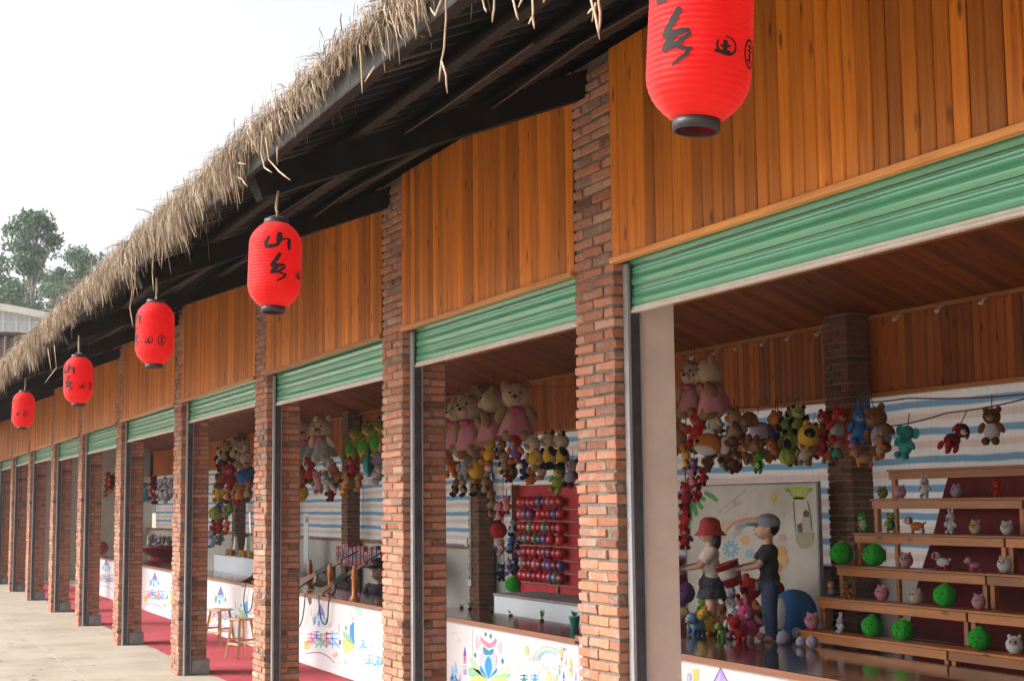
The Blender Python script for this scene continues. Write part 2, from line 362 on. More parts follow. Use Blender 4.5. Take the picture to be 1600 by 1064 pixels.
def lantern_mat(name):
    m = bpy.data.materials.new(name); t, b, o = nodes(m); MATS[name] = m
    tc = N(t, 'ShaderNodeTexCoord'); nz = N(t, 'ShaderNodeTexNoise', Scale=14.0, Detail=5.0); t.links.new(tc.outputs['Object'], nz.inputs['Vector'])
    r = ramp(t, [(.3, (.80, .012, .015)), (.7, (.96, .04, .035))], nz.outputs['Fac'])
    t.links.new(r.outputs[0], b.inputs['Base Color']); b.inputs['Roughness'].default_value = .6; b.inputs['Specular IOR Level'].default_value = .3
    b.inputs['Sheen Weight'].default_value = .25
    wz = N(t, 'ShaderNodeTexNoise', Scale=9.0, Detail=4.0, Distortion=.8); mpw = N(t, 'ShaderNodeMapping'); mpw.inputs['Scale'].default_value = (3, 3, .7); t.links.new(tc.outputs['Object'], mpw.inputs['Vector']); t.links.new(mpw.outputs[0], wz.inputs['Vector'])
    bpw = N(t, 'ShaderNodeBump', Strength=.45, Distance=.006); t.links.new(wz.outputs['Fac'], bpw.inputs['Height']); t.links.new(bpw.outputs[0], b.inputs['Normal'])
    tr = N(t, 'ShaderNodeBsdfTranslucent'); tr.inputs['Color'].default_value = (.95, .03, .03, 1)
    mx = N(t, 'ShaderNodeMixShader'); mx.inputs[0].default_value = .5
    t.links.new(b.outputs[0], mx.inputs[1]); t.links.new(tr.outputs[0], mx.inputs[2]); t.links.new(mx.outputs[0], o.inputs['Surface'])
    return m
lantern_mat('lantern_red')

def leaf_mat(name, stops):
    m = bpy.data.materials.new(name); t, b, o = nodes(m); MATS[name] = m
    rn = N(t, 'ShaderNodeNewGeometry').outputs['Random Per Island']; r = ramp(t, stops, rn)
    t.links.new(r.outputs[0], b.inputs['Base Color']); b.inputs['Roughness'].default_value = .6
    tr = N(t, 'ShaderNodeBsdfTranslucent'); t.links.new(r.outputs[0], tr.inputs['Color'])
    mx = N(t, 'ShaderNodeMixShader'); mx.inputs[0].default_value = .3
    t.links.new(b.outputs[0], mx.inputs[1]); t.links.new(tr.outputs[0], mx.inputs[2]); t.links.new(mx.outputs[0], o.inputs['Surface'])
leaf_mat('eucalyptus_leaf', [(0, (.06, .115, .07)), (.5, (.10, .175, .11)), (1, (.18, .26, .17))])
leaf_mat('sprout_leaf', [(0, (.05, .16, .04)), (1, (.12, .3, .08))])
simple('bark', (.30, .29, .28), .9, .3, 4, bump=.4)

# ================================================================== SETTING
PIL = [-7.87, -11.40, -15.55, -19.87, -24.55, -28.86, -32.93, -37.37, -41.53, -45.80]   # left edges of the front pillars
PW_ = .49; XR = -3.80                                        # XR: left edge of the pillar outside the frame on the right
XMIN, XMAX = -46.6, 1.0
# ground
g = MB(); S = 600.0
g.add([(-S, -S, -.05), (S, -S, -.05), (S, S, -.05), (-S, S, -.05)], [(0, 1, 2, 3)])
tag(g.build('ground', 'yard'), kind='structure')
# dusty concrete slabs in front of the stalls, laid as separate pours
pv = bpy.data.objects.new('pavement', None); col.objects.link(pv); tag(pv, kind='structure')
YE = -1.12                                                    # joint that runs along the stalls
xs = [1.0]
while xs[-1] > -47: xs.append(xs[-1]-random.uniform(5.2, 6.4))
for a, b in zip(xs[:-1], xs[1:]):
    s = MB(); dz = random.uniform(-.002, .001)
    s.box((b+.002, YE+.0015, -.08), (a-.003, 4.62, dz), bev=.003); s.build('slab', 'apron', pv)
    s = MB(); s.box((b-1.3, YE-4.2, -.08), (a-1.306, YE-.0015, dz-.001), bev=.002); s.build('slab', 'apron', pv)
# red carpet runners, one per stall
car = MB(); 
V = []; nx = 240; ys = [.42, .8, 1.2, 1.6, 1.86]
for i in range(nx+1):
    x = XMIN+1 + (XMAX-XMIN-2)*i/nx
    for j, y in enumerate(ys):
        V.append((x, y + (random.uniform(-.025, .025) if j == 0 else 0), .006 + abs(random.gauss(0, .0025)) + (.006 if random.random() < .05 else 0)))
k = len(ys)
car.add(V, [(i*k+j, (i+1)*k+j, (i+1)*k+j+1, i*k+j+1) for i in range(nx) for j in range(k-1)])
tag(car.build('carpet', 'carpet', smooth=True), kind='structure')

# ------------------------------------------------------------------ brick pillars
def brick_variant(i):
    rg = random.Random(100+i); bm = bmesh.new(); bmesh.ops.create_cube(bm, size=1.0)
    for v in bm.verts:
        v.co = Vector((v.co.x*.236, v.co.y*.111, v.co.z*.0475)) + Vector((rg.uniform(-.006, .004), rg.uniform(-.005, .003), rg.uniform(-.0045, .004)))
    bmesh.ops.bevel(bm, geom=bm.edges[:], offset=.0045, segments=1, affect='EDGES')
    for v in bm.verts: v.co += Vector((rg.uniform(-1, 1), rg.uniform(-1, 1), rg.uniform(-1, 1)))*.0012
    me = bpy.data.meshes.new('brick'); bm.to_mesh(me); bm.free(); me.materials.append(MATS['brick']); return me
BRK = [brick_variant(i) for i in range(10)]
CH = .063
def courses(z0, z1, rear=False):
    """(x, y, turned, z) of every brick centre that shows on the front and the right side, course by course"""
    out = []; n = int((z1-z0)/CH)
    for i in range(n):
        z = z0 + .0315 + i*CH
        if rear:                                     # 365 x 240 pillar
            L = [(.12, .0575, 0), (.3075, .12, 1)] if i % 2 == 0 else [(.0575, .12, 1), (.245, .0575, 0), (.245, .1825, 0)]
        else:                                        # 490 x 365 pillar
            L = [(.12, .0575, 0), (.37, .0575, 0), (.4325, .245, 1)] if i % 2 == 0 else [(.0575, .12, 1), (.245, .0575, 0), (.4325, .12, 1), (.37, .3075, 0)]
        for q in L: out.append((*q, z))
    return out
def pillar(x0, y0, z1, label, name='brick_pillar', individual=True, depth=.375, z0=0.0, PW_=.49, group=None, plaster=False, plinth=False):
    rg = random.Random(int(-x0*100)+int(y0*10))
    p = thing(name, label, 'pillar', (x0+PW_/2, y0+depth/2, z0), group=group)
    c = MB(); c.box((x0+.014, y0+.014, z0), (x0+PW_-.014, y0+depth-.002, z1)); c.build('mortar_core', 'mortar', p)
    L = courses(z0, z1, depth < .3); J = MB()
    for (bx, by, r, z) in L:
        me = rg.choice(BRK); dz = rg.gauss(0, .0022); dy = rg.gauss(0, .0036); dx = rg.gauss(0, .0038)
        rot = (math.pi if rg.random() < .5 else 0, 0, (math.pi/2 if r else 0) + (math.pi if rg.random() < .5 else 0) + rg.gauss(0, .011))
        loc = Vector((x0+bx+dx, y0+by+dy, z+dz))
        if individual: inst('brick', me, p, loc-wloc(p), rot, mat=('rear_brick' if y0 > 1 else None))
        else:
            R = Matrix.Rotation(rot[2], 3, 'Z') @ Matrix.Rotation(rot[0], 3, 'X')
            J.add([R @ v.co + loc for v in me.vertices], [tuple(q.vertices) for q in me.polygons])
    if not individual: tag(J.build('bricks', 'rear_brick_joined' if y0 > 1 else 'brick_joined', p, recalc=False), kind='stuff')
    if plaster:
        f = MB(); f.box((x0+PW_-.02, y0+.175, z0), (x0+PW_+.014, y0+.395, z1-.02), bev=.004)
        tag(f.build('plaster_facing', 'plaster_beige', p), 'beige plaster coat on the side of the pillar')
    if plinth:
        f = MB(); f.box((x0+PW_-.05, y0+.17, z0), (x0+PW_+.03, y0+.41, z0+.2), bev=.012); f.build('cement_plinth', 'cement', p)
    return p
for i, x in enumerate(PIL):
    lab = 'brick pillar with a beige plastered side behind its shutter rail' if i == 0 else '%s brick pillar beyond the one with the beige plastered side' % ORD[i-1]
    pillar(x, 0.0, 4.78, lab, individual=i <= 3, plaster=(i == 0), plinth=(i >= 3), group='brick pillars along the stall fronts')
pillar(XR, 0.0, 4.78, 'brick pillar on the open side of the widest green shutter', individual=False, group='brick pillars along the stall fronts')

# ------------------------------------------------------------------ plank fascia over each opening, roller shutter below it
def plank_mesh(w, h, t, bev=.007):
    b = MB(); b.box((-w/2, -t/2, 0), (w/2, t/2, h), bev=bev); return b.mesh('plank', 'plank_wood')
PL = plank_mesh(.11, 1.24, .018)
SH_Z = []
shp = [(992, 489), (650, 574), (432, 634), (301, 660), (200.7, 691), (138.3, 709.5), (91.7, 720), (55, 724), (25.6, 729), (10, 733)]
def slat_profile(z):
    pr = []
    for k in range(9): a = k/8; pr.append((-.011*math.sin(math.pi*a), z+.004+.062*a))
    pr += [(0.001, z+.069), (-.007, z+.074), (-.008, z+.083), (-.001, z+.088), (-.007, z+.093), (-.008, z+.102), (0.001, z+.108), (.001, z+.118)]
    return pr
for i in list(range(len(PIL)))+[-1]:
    xa = PIL[i]+PW_; xb = (PIL[i-1] if i else XR)
    if i < 0: xa, xb = XR+PW_, XMAX  # unseen extra bay, added to cut the light entering at the right
    place = 'beside the beige plastered pillar' if i == 0 else 'over the %s opening beyond the beige plastered pillar' % ORD[i-1]
    if i == 0: place = 'over the widest opening beside the beige plastered pillar'
    if i < 0: place = 'over the unseen added opening next to the widest one'
    t = thing('plank_fascia', 'varnished orange brown plank fascia ' + place, 'fascia', ((xa+xb)/2, .01, 3.53), group='plank fascias above the shutters')
    n = round((xb-xa-.004)/.098); w = (xb-xa-.006)/n
    for k in range(n):
        inst('plank', PL, t, Vector((xa+.003+w*(k+.5), .006+random.gauss(0, .0013), 3.542))-wloc(t), (0, 0, random.gauss(0, .006)), ((w-.0065)/.11, 1, 1))
    b = MB(); b.box((xa+.002, -.022, 3.512), (xb-.002, .03, 3.545), bev=.003); b.build('bottom_batten', 'trim_wood', t)
    b = MB(); b.box((xa+.002, .017, 3.55), (xb-.002, .03, 4.70)); b.build('backing_board', 'black_steel', t)
    # shutter
    zb = hY(shp[i][0], shp[i][1], .11).z
    zb = min(3.30, max(3.02, zb)); SH_Z.append(zb)
    s = thing('roller_shutter', 'green ribbed roller shutter rolled up ' + place, 'shutter', ((xa+xb)/2, .11, zb), group='green roller shutters')
    z = zb+.035
    while z < 3.53:
        m = MB(); pr = slat_profile(z); V = []; x0, x1 = xa+.02, xb-.01
        for (dy, zz) in pr: V += [(x0, .11+dy, zz), (x1, .11+dy, zz)]
        m.add(V, [(2*q, 2*q+1, 2*q+3, 2*q+2) for q in range(len(pr)-1)]); o = m.build('slat', 'shutter_green', s, smooth=False, recalc=False); z += .118
    m = MB(); m.box((xa+.018, .088, zb), (xb-.01, .128, zb+.016), bev=.003); m.box((xa+.018, .097, zb+.016), (xb-.01, .12, zb+.036), bev=.003); m.build('bottom_bar', 'shutter_bar', s)
    for side, xg in ((1, xa), (-1, xb)):
        m = MB(); e = .055*side
        lo = min(xg+.002*side, xg+e); hi = max(xg+.002*side, xg+e)
        m.box((lo, .066, 0), (hi, .071, 3.51)); m.box((lo, .150, 0), (hi, .155, 3.51))
        m.box((min(xg+.002*side, xg+.008*side), .071, 0), (max(xg+.002*side, xg+.008*side), .150, 3.51))
        m.box((min(xg+e, xg+e-.004*side), .071, 0), (max(xg+e, xg+e-.004*side), .084, 3.51)); gr_ = m.build('guide_rail', 'steel', s)
        if side > 0:
            rl = MB(); rl.box((xg+.010, .086, .02), (xg+.045, .148, 3.5)); rl.build('rail_liner', 'steel_dark', gr_)

# ------------------------------------------------------------------ roof
SL = .388; RIDGE = 1.3
def zr(y): return 4.57 + SL*y            # underside of the rafters, front slope
roof = thing('thatched_roof', 'straw thatched lean roof with black steel rafters over the row of stalls', 'roof', (-20, -2, 3.8))
nrm = Vector((0, -SL, 1)).normalized()
for i, x in enumerate([XR]+PIL):
    m = MB(); xc = x+.13
    m.bar((xc, -2.0, zr(-2.0)+.085), (xc, RIDGE, zr(RIDGE)+.085), .13, .158); m.build('rafter', 'black_steel', roof)
for k, y in enumerate([-1.93, -1.42, -.92, -.42, .08, .6, 1.1]):
    m = MB(); z = zr(y)+.17
    m.box((XMIN, y, z), (XMAX+3, y+.008, z+.10)); m.box((XMIN, y-.05, z+.092), (XMAX+3, y, z+.10)); pu_ = m.build('purlin', 'black_steel', roof)
    m = MB(); m.box((XMIN, y-.05, z-.006), (XMAX+3, y+.008, z), ); m.box((XMIN, y-.052, z-.004), (XMAX+3, y-.045, z+.02)); m.build('purlin_flange', 'rust_lip', pu_)
m = MB(); V = []; F = []; x = XMIN; prof = [(0, 0), (.05, 0), (.07, .028), (.13, .028), (.15, 0)]
xsn = []
while x < XMAX+3:
    for a, b in prof[:-1]: xsn.append((x+a, b))
    x += .2
for (xx, dz) in xsn:
    for y in (-2.03, -.4, RIDGE): V.append((xx, y, zr(y)+.275+dz))
m.add(V, [(i*3+j, (i+1)*3+j, (i+1)*3+j+1, i*3+j+1) for i in range(len(xsn)-1) for j in range(2)]); m.build('corrugated_sheet', 'roof_sheet', roof, recalc=False)
m = MB(); zb = zr(-2.03)+.15
fx = [XMAX+3, -2.9, -5.9, -9.05, -12.1, -15.2, -18.3, -21.4, -24.6, -27.8, -31, -34, -37, -40, -43, XMIN]
for a, b in zip(fx[:-1], fx[1:]):
    q = MB(); d = random.uniform(-.004, .004)
    q.box((b+.002, -2.055+d, 3.925), (a-.002, -2.035+d, 4.16), bev=.002); fb_ = q.build('fascia_board', 'fascia', roof)
    q = MB(); q.box((b+.002, -2.06+d, 3.915), (a-.002, -2.03+d, 3.925)); q.build('fascia_edge', 'rust_lip', fb_)
# back slope, gable walls
m = MB(); yb = 5.3
m.add([(XMIN, RIDGE, zr(RIDGE)+.3), (XMAX+3, RIDGE, zr(RIDGE)+.3), (XMAX+3, yb, zr(RIDGE)+.3-SL*(yb-RIDGE)), (XMIN, yb, zr(RIDGE)+.3-SL*(yb-RIDGE)),
       (XMIN, RIDGE, zr(RIDGE)+.34), (XMAX+3, RIDGE, zr(RIDGE)+.34), (XMAX+3, yb, zr(RIDGE)+.34-SL*(yb-RIDGE)), (XMIN, yb, zr(RIDGE)+.34-SL*(yb-RIDGE))],
      [(0, 1, 2, 3), (7, 6, 5, 4), (0, 4, 5, 1), (2, 6, 7, 3)]); m.build('rear_roof_sheet', 'roof_sheet', roof)
# thatch body
m = MB(); V = []; n = 260; rows = [(-2.08, .275), (-2.13, .305), (-2.08, .345), (-1.6, .40), (-.4, .40), (RIDGE, .42), (RIDGE, .30), (-2.03, .30)]
for i in range(n+1):
    x = XMIN + (XMAX+3-XMIN)*i/n
    for (y, h) in rows: V.append((x, y+random.uniform(-.02, .02), zr(y)+h+random.uniform(-.02, .02)))
k = len(rows)
m.add(V, [(i*k+j, (i+1)*k+j, (i+1)*k+(j+1) % k, i*k+(j+1) % k) for i in range(n) for j in range(k)]); tag(m.build('thatch_bed', 'straw_core', roof, smooth=True), kind='stuff')
# straw strands
def strands(name, n, xlo, xhi, seed, rmin=.0012, rmax=.0028):
    rg = np.random.RandomState(seed)
    x = rg.uniform(xlo, xhi, n)
    # uneven tufts: lengths follow a slow random profile along the eave
    gx = np.linspace(xlo-1, xhi+1, int((xhi-xlo+2)/.07)+2); gl = rg.uniform(0, 1, gx.size); gl = np.convolve(gl, [.25, .5, .25], 'same'); g2 = np.convolve(rg.uniform(0, 1, gx.size), np.ones(9)/9, 'same'); gl = np.clip(gl*.75 + (g2-.5)*1.8 + np.clip((-gx-6.0)/6, -.16, .22), 0, 1.1)
    prof = np.interp(x, gx, gl)
    y0 = -2.13 + np.abs(rg.normal(0, .16, n)); 
    low = rg.uniform(0, 1, n) < .35
    z0 = 4.57 + SL*y0 + np.where(low, rg.uniform(.26, .35, n), .29 + rg.uniform(0, .12, n))
    y0 = np.where(low, -2.06-rg.uniform(0, .07, n), y0)
    ln = (.08 + .27*prof**1.7) * rg.uniform(.45, 1.25, n) + np.where(rg.uniform(0, 1, n) < .03, rg.uniform(.03, .14, n), 0)
    tuft = np.interp(x, gx, np.convolve(rg.normal(0, .75, gx.size), [.3, .4, .3], 'same')); dirx = tuft + rg.normal(0, .26, n); ang = np.where(low, rg.normal(1.2, .25, n), rg.normal(.62, .28, n)); droop = rg.uniform(.5, 1.35, n)
    K = 4; P = np.zeros((n, K+1, 3)); P[:, 0] = np.stack([x, y0, z0], 1)
    a = ang.copy()
    for k in range(K):
        d = np.stack([dirx, -np.cos(a), -np.sin(a)], 1); d /= np.linalg.norm(d, axis=1)[:, None]
        P[:, k+1] = P[:, k] + d*(ln/K)[:, None]
        a = np.minimum(1.75, a + droop*.42 + rg.normal(0, .26, n)); dirx = dirx*.85 + rg.normal(0, .24, n)
    rad = rg.uniform(rmin, rmax, n)[:, None]*np.array([1, 1, .95, .8, .35])[None]
    V = np.zeros((n, K+1, 3, 3))
    for q in range(3):
        t = 2*math.pi*q/3 + rg.uniform(0, 6.28, n)
        off = np.stack([np.cos(t), np.sin(t)*.7, np.sin(t)*.7], 1)
        V[:, :, q] = P + off[:, None]*rad[:, :, None]
    V = V.reshape(-1, 3); base = (np.arange(n)*(K+1)*3)[:, None, None]
    F = []
    for k in range(K):
        for q in range(3): F.append([k*3+q, k*3+(q+1) % 3, (k+1)*3+(q+1) % 3, (k+1)*3+q])
    F = (np.array(F)[None] + base).reshape(-1, 4)
    me = bpy.data.meshes.new(name); off = np.array(wloc(roof)); V = V-off
    me.vertices.add(len(V)); me.vertices.foreach_set('co', V.ravel().astype(np.float32))
    me.loops.add(F.size); me.loops.foreach_set('vertex_index', F.ravel().astype(np.int32))
    me.polygons.add(len(F)); me.polygons.foreach_set('loop_start', np.arange(0, F.size, 4, dtype=np.int32)); me.polygons.foreach_set('loop_total', np.full(len(F), 4, dtype=np.int32))
    me.update(); me.validate(); me.materials.append(MATS['straw'])
    o = bpy.data.objects.new(name, me); col.objects.link(o); o.parent = roof; tag(o, kind='stuff')
strands('straw_eave', 11000, -9.5, -2.0, 1, .0016, .0042)
strands('straw_eave', 12000, -18, -9.5, 2, .0022, .005)
strands('straw_eave', 14000, -46.4, -18, 3, .003, .007)
# long loose straws that hang below the edge, traced at the eave plane
LS = [[(697, -12), (697, 30), (694, 75), (690, 95), (686, 128)], [(690, 96), (697, 118), (699, 146)], [(690, 0), (680, 25), (672, 12)],
      [(752, -10), (757, 12), (760, 20)], [(772, -8), (772, 15), (769, 36)], [(800, -6), (806, 18), (810, 32)], [(832, -6), (833, 30), (835, 46)], [(833, 25), (826, 38)], [(818, -6), (810, 12)],
      [(922, -8), (930, 22), (937, 62)], [(930, 10), (918, 22)], [(935, -5), (938, 20), (936, 50)], [(931, 5), (925, 35)], [(853, -5), (849, 5)],
      [(410, 205), (408, 240), (413, 262), (425, 270)], [(415, 215), (420, 250), (436, 268), (454, 282)], [(433, 230), (433, 258)], [(365, 275), (378, 280), (386, 292)], [(372, 255), (385, 257)],
      [(643, -5), (648, 30), (650, 62)], [(652, 0), (655, 35)], [(620, 20), (618, 48)], [(562, 70), (565, 110), (566, 147)], [(585, 105), (570, 128)],
      [(205, 405), (207, 450), (203, 480), (208, 512)], [(212, 400), (211, 440), (207, 470)], [(240, 390), (238, 425), (240, 455)], [(255, 380), (252, 420)], [(45, 560), (47, 585)], [(85, 540), (88, 575), (70, 598)], [(75, 545), (80, 580)]]
tl = MB()
for ln in LS:
    P = []
    q0 = hY(ln[0][0], ln[0][1], -2.12+random.uniform(-.05, .03))
    for (a, b) in ln: P.append(hY(a, b, q0.y + random.uniform(-.004, .004)))
    # smooth by subdividing
    Q = []
    for u, v in zip(P[:-1], P[1:]): Q += [u, (u+v)/2 + Vector((random.uniform(-1, 1), 0, 0))*.003]
    Q.append(P[-1]); tl.tube(Q, [.0038]*(len(Q)-1)+[.0015], 5)
tag(tl.build('loose_straws', 'straw_long', roof, smooth=True), kind='stuff')
# wires clipped below the purlins
for (y, z0, z1, xa, xb) in ((-.62, 4.47, 4.40, -14, 1), (-1.15, 4.27, 4.2, -24, -6)):
    m = MB(); m.tube([(xa+(xb-xa)*k/16, y+.02*math.sin(k*1.3), z0+(z1-z0)*math.sin(math.pi*((k*4/16) % 1))*.5) for k in range(17)], .006, 5); m.build('wire', 'rope_dark', roof)

# straw and dry leaf bits blown along the paving
fs = MB(); rf = random.Random(31)
for k in range(420):
    x = rf.uniform(-44, -6); y = -2.1+rf.gauss(0, .7); a_ = rf.uniform(0, 3.14); L = rf.uniform(.03, .14); d_ = Vector((math.cos(a_), math.sin(a_), 0)); c_ = Vector((x, y, .006))
    if y > -.05: continue
    fs.tube([c_-d_*L/2, c_+Vector((-d_.y, d_.x, 0))*rf.uniform(-.02, .02)+Vector((0, 0, .004)), c_+d_*L/2], rf.uniform(.0015, .004), 4)
tag(fs.build('fallen_straw', 'straw', smooth=True), 'dry straw bits fallen from the thatch onto the paving', 'straw', kind='stuff')

# ------------------------------------------------------------------ ceiling, rear wall, end walls added against stray light
def zc(y): return 3.84 + SL*(4.6-y)
ceil = bpy.data.objects.new('ceiling', None); col.objects.link(ceil); tag(ceil, kind='structure')
ca = math.atan(SL); LN = (4.6-RIDGE)/math.cos(ca)
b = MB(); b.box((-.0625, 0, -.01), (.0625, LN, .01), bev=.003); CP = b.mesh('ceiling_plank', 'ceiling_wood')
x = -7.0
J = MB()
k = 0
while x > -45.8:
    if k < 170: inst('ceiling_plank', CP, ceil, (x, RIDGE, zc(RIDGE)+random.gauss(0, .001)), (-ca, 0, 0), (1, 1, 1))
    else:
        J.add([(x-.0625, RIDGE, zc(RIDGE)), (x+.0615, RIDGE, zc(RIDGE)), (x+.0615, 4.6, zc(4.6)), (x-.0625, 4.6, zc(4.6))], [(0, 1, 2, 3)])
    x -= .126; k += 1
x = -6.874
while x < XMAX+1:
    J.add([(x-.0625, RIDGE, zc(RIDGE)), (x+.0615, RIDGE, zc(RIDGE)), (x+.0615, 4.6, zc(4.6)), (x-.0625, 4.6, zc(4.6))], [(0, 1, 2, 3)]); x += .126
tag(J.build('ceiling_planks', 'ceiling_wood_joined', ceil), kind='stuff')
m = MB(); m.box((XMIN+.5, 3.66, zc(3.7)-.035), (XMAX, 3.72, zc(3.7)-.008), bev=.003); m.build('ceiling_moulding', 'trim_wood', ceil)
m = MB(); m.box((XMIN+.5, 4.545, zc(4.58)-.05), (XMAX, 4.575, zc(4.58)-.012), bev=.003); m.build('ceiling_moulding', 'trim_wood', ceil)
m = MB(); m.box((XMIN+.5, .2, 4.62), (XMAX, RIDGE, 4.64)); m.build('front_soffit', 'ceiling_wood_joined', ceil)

rw = bpy.data.objects.new('rear_wall', None); col.objects.link(rw); tag(rw, kind='structure')
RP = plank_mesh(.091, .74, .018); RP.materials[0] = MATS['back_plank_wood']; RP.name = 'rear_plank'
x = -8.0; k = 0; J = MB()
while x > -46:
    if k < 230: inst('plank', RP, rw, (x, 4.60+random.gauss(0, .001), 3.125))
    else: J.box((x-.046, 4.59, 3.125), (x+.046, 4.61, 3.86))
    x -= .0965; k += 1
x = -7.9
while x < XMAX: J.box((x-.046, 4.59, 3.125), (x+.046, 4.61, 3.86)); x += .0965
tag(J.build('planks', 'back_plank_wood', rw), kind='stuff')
m = MB(); m.box((XMIN, 4.615, 3.10), (XMAX, 4.66, 4.2)); m.build('upper_backing', 'black_steel', rw)
m = MB(); m.box((XMIN, 4.56, 3.085), (XMAX, 4.64, 3.125), bev=.004); m.build('panel_batten', 'trim_wood', rw)
m = MB(); m.box((XMIN, 4.60, -.05), (XMAX, 4.72, 1.49)); m.build('lower_plaster', 'plaster_white', rw)
m = MB(); m.box((XMIN, 4.55, 1.49), (XMAX, 4.70, 1.535), bev=.005); m.build('ledge', 'shelf_wood', rw)
ew = MB(); ew.box((XMIN-.1, 0.5, -.05), (XMIN, 4.7, 5.0)); ew.build('light_stop_wall', 'plaster_white', rw)  # far end closed off, added to keep light out of the stalls
ew = MB(); ew.box((XMAX, 0.5, -.05), (XMAX+.1, 4.7, 5.0)); ew.build('light_stop_wall', 'plaster_white', rw)  # unseen wall added against light leaking in from the right end
# rear pillars
RPX = [-3.9, -7.62, -11.275, -15.45, -19.95, -26.05, -30.3, -34.5]
for i, x in enumerate(RPX):
    if i == 2: lab = 'dark brick rear pillar behind the tiered toy shelf'
    else: lab = {0: 'rear brick pillar behind the widest opening', 1: 'rear brick pillar hidden past the end of the toy shelf', 3: 'rear brick pillar behind the red balloon board', 4: 'rear brick pillar with a white conduit beside the striped tarp', 5: 'rear brick pillar between two striped tarps behind the toy rifles', 6: 'rear brick pillar past the toy rifles', 7: 'rear brick pillar behind the red tub of plush toys'}[i]
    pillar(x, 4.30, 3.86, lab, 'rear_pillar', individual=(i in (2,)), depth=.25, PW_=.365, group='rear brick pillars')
# striped tarpaulins between the rear pillars
for i, (xb, xa) in enumerate(zip([XMAX]+RPX, RPX+[XMIN+.6])):
    m = MB(); nx = max(8, int((xb-xa)/.12)); nz = 14; V = []
    x0, x1 = xa+.02, xb+.12
    for a in range(nx+1):
        for b in range(nz+1):
            xx = x0+(x1-x0)*a/nx; z = 1.50+(3.16-1.50)*b/nz
            V.append((xx, 4.70+.03*(i % 2)+.012*math.sin(xx*7+z*3)+.008*math.sin(xx*23+1.7*z)+random.uniform(-.003, .003)*2, z))
    m.add(V, [(a*(nz+1)+b, (a+1)*(nz+1)+b, (a+1)*(nz+1)+b+1, a*(nz+1)+b+1) for a in range(nx) for b in range(nz)])
    labs = ['blue white and pink striped tarp behind the widest opening', 'striped tarp sheet in blue white and pink behind the tiered toy shelf', 'striped tarp sheet hanging behind the painted backdrop', 'striped tarp sheet behind the red balloon board', 'bright striped tarp sheet beside the red balloon board past the white conduit', 'striped tarp sheet behind the toy rifles', 'striped tarp sheet past the dark rear pillar by the rifles', 'striped tarp sheet behind the plush tub', 'striped tarp sheet at the far end of the stalls']
    o = m.build('striped_tarp', 'tarp', smooth=True, recalc=False); tag(o, labs[i], 'tarp', 'striped tarps between the rear pillars')

# ================================================================== LANTERNS
LR, LH = .14, .46
def lantern_r(v):                           # radius at height v (0..LH) of the paper body, ribs included
    t = v/LH; e = abs(2*t-1)
    r = .060 + (LR-.060)*max(0.0, 1-max(0.0, (e-.42)/.58)**2.5)
    return r
def lantern_mesh():
    m = MB(); pr = []; n = 27
    for i in range(n):
        for k, d in ((0, -.0022), (.25, .0008), (.5, .0016), (.75, .0008)):
            v = LH*(i+k)/n; pr.append((lantern_r(v)+d, v))
    pr.append((lantern_r(LH), LH)); m.lathe(pr, 56); return m.mesh('paper_shade', 'lantern_red', True)
def on_lantern(th, v, off=.0022):
    r = lantern_r(v)+off; return (r*math.sin(th), -r*math.cos(th), v)
def brush(mb, pts, w):
    """a brush stroke on the lantern: pts (x, y) in units of the lantern radius from the writing centre, x wraps round"""
    P = []
    for (a, b), (c, d) in zip(pts[:-1], pts[1:]):
        for k in range(5): P.append((a+(c-a)*k/5, b+(d-b)*k/5))
    P.append(pts[-1]); n = len(P); V = []
    for i, (a, b) in enumerate(P):
        q = P[min(i+1, n-1)]; p0 = P[max(i-1, 0)]; dx, dy = q[0]-p0[0], q[1]-p0[1]; L = math.hypot(dx, dy) or 1
        t = i/(n-1); ww = w*(.55+.6*math.sin(math.pi*min(1, t*.8+.15)))*(1+.12*math.sin(i*1.9))/2
        for s in (-1, 1):
            xx, yy = a-s*dy/L*ww, b+s*dx/L*ww
            V.append(on_lantern(xx, .23+yy*LR))
    mb.add(V, [(2*i, 2*i+1, 2*i+3, 2*i+2) for i in range(n-1)])
def S(pts, x0=302, y0=525, k=262.0, dx=0.0):
    out = []
    for (x, y) in pts: out.append((math.asin(max(-1, min(1, (x-x0)/k)))+dx, (y0-y)/k))
    return out
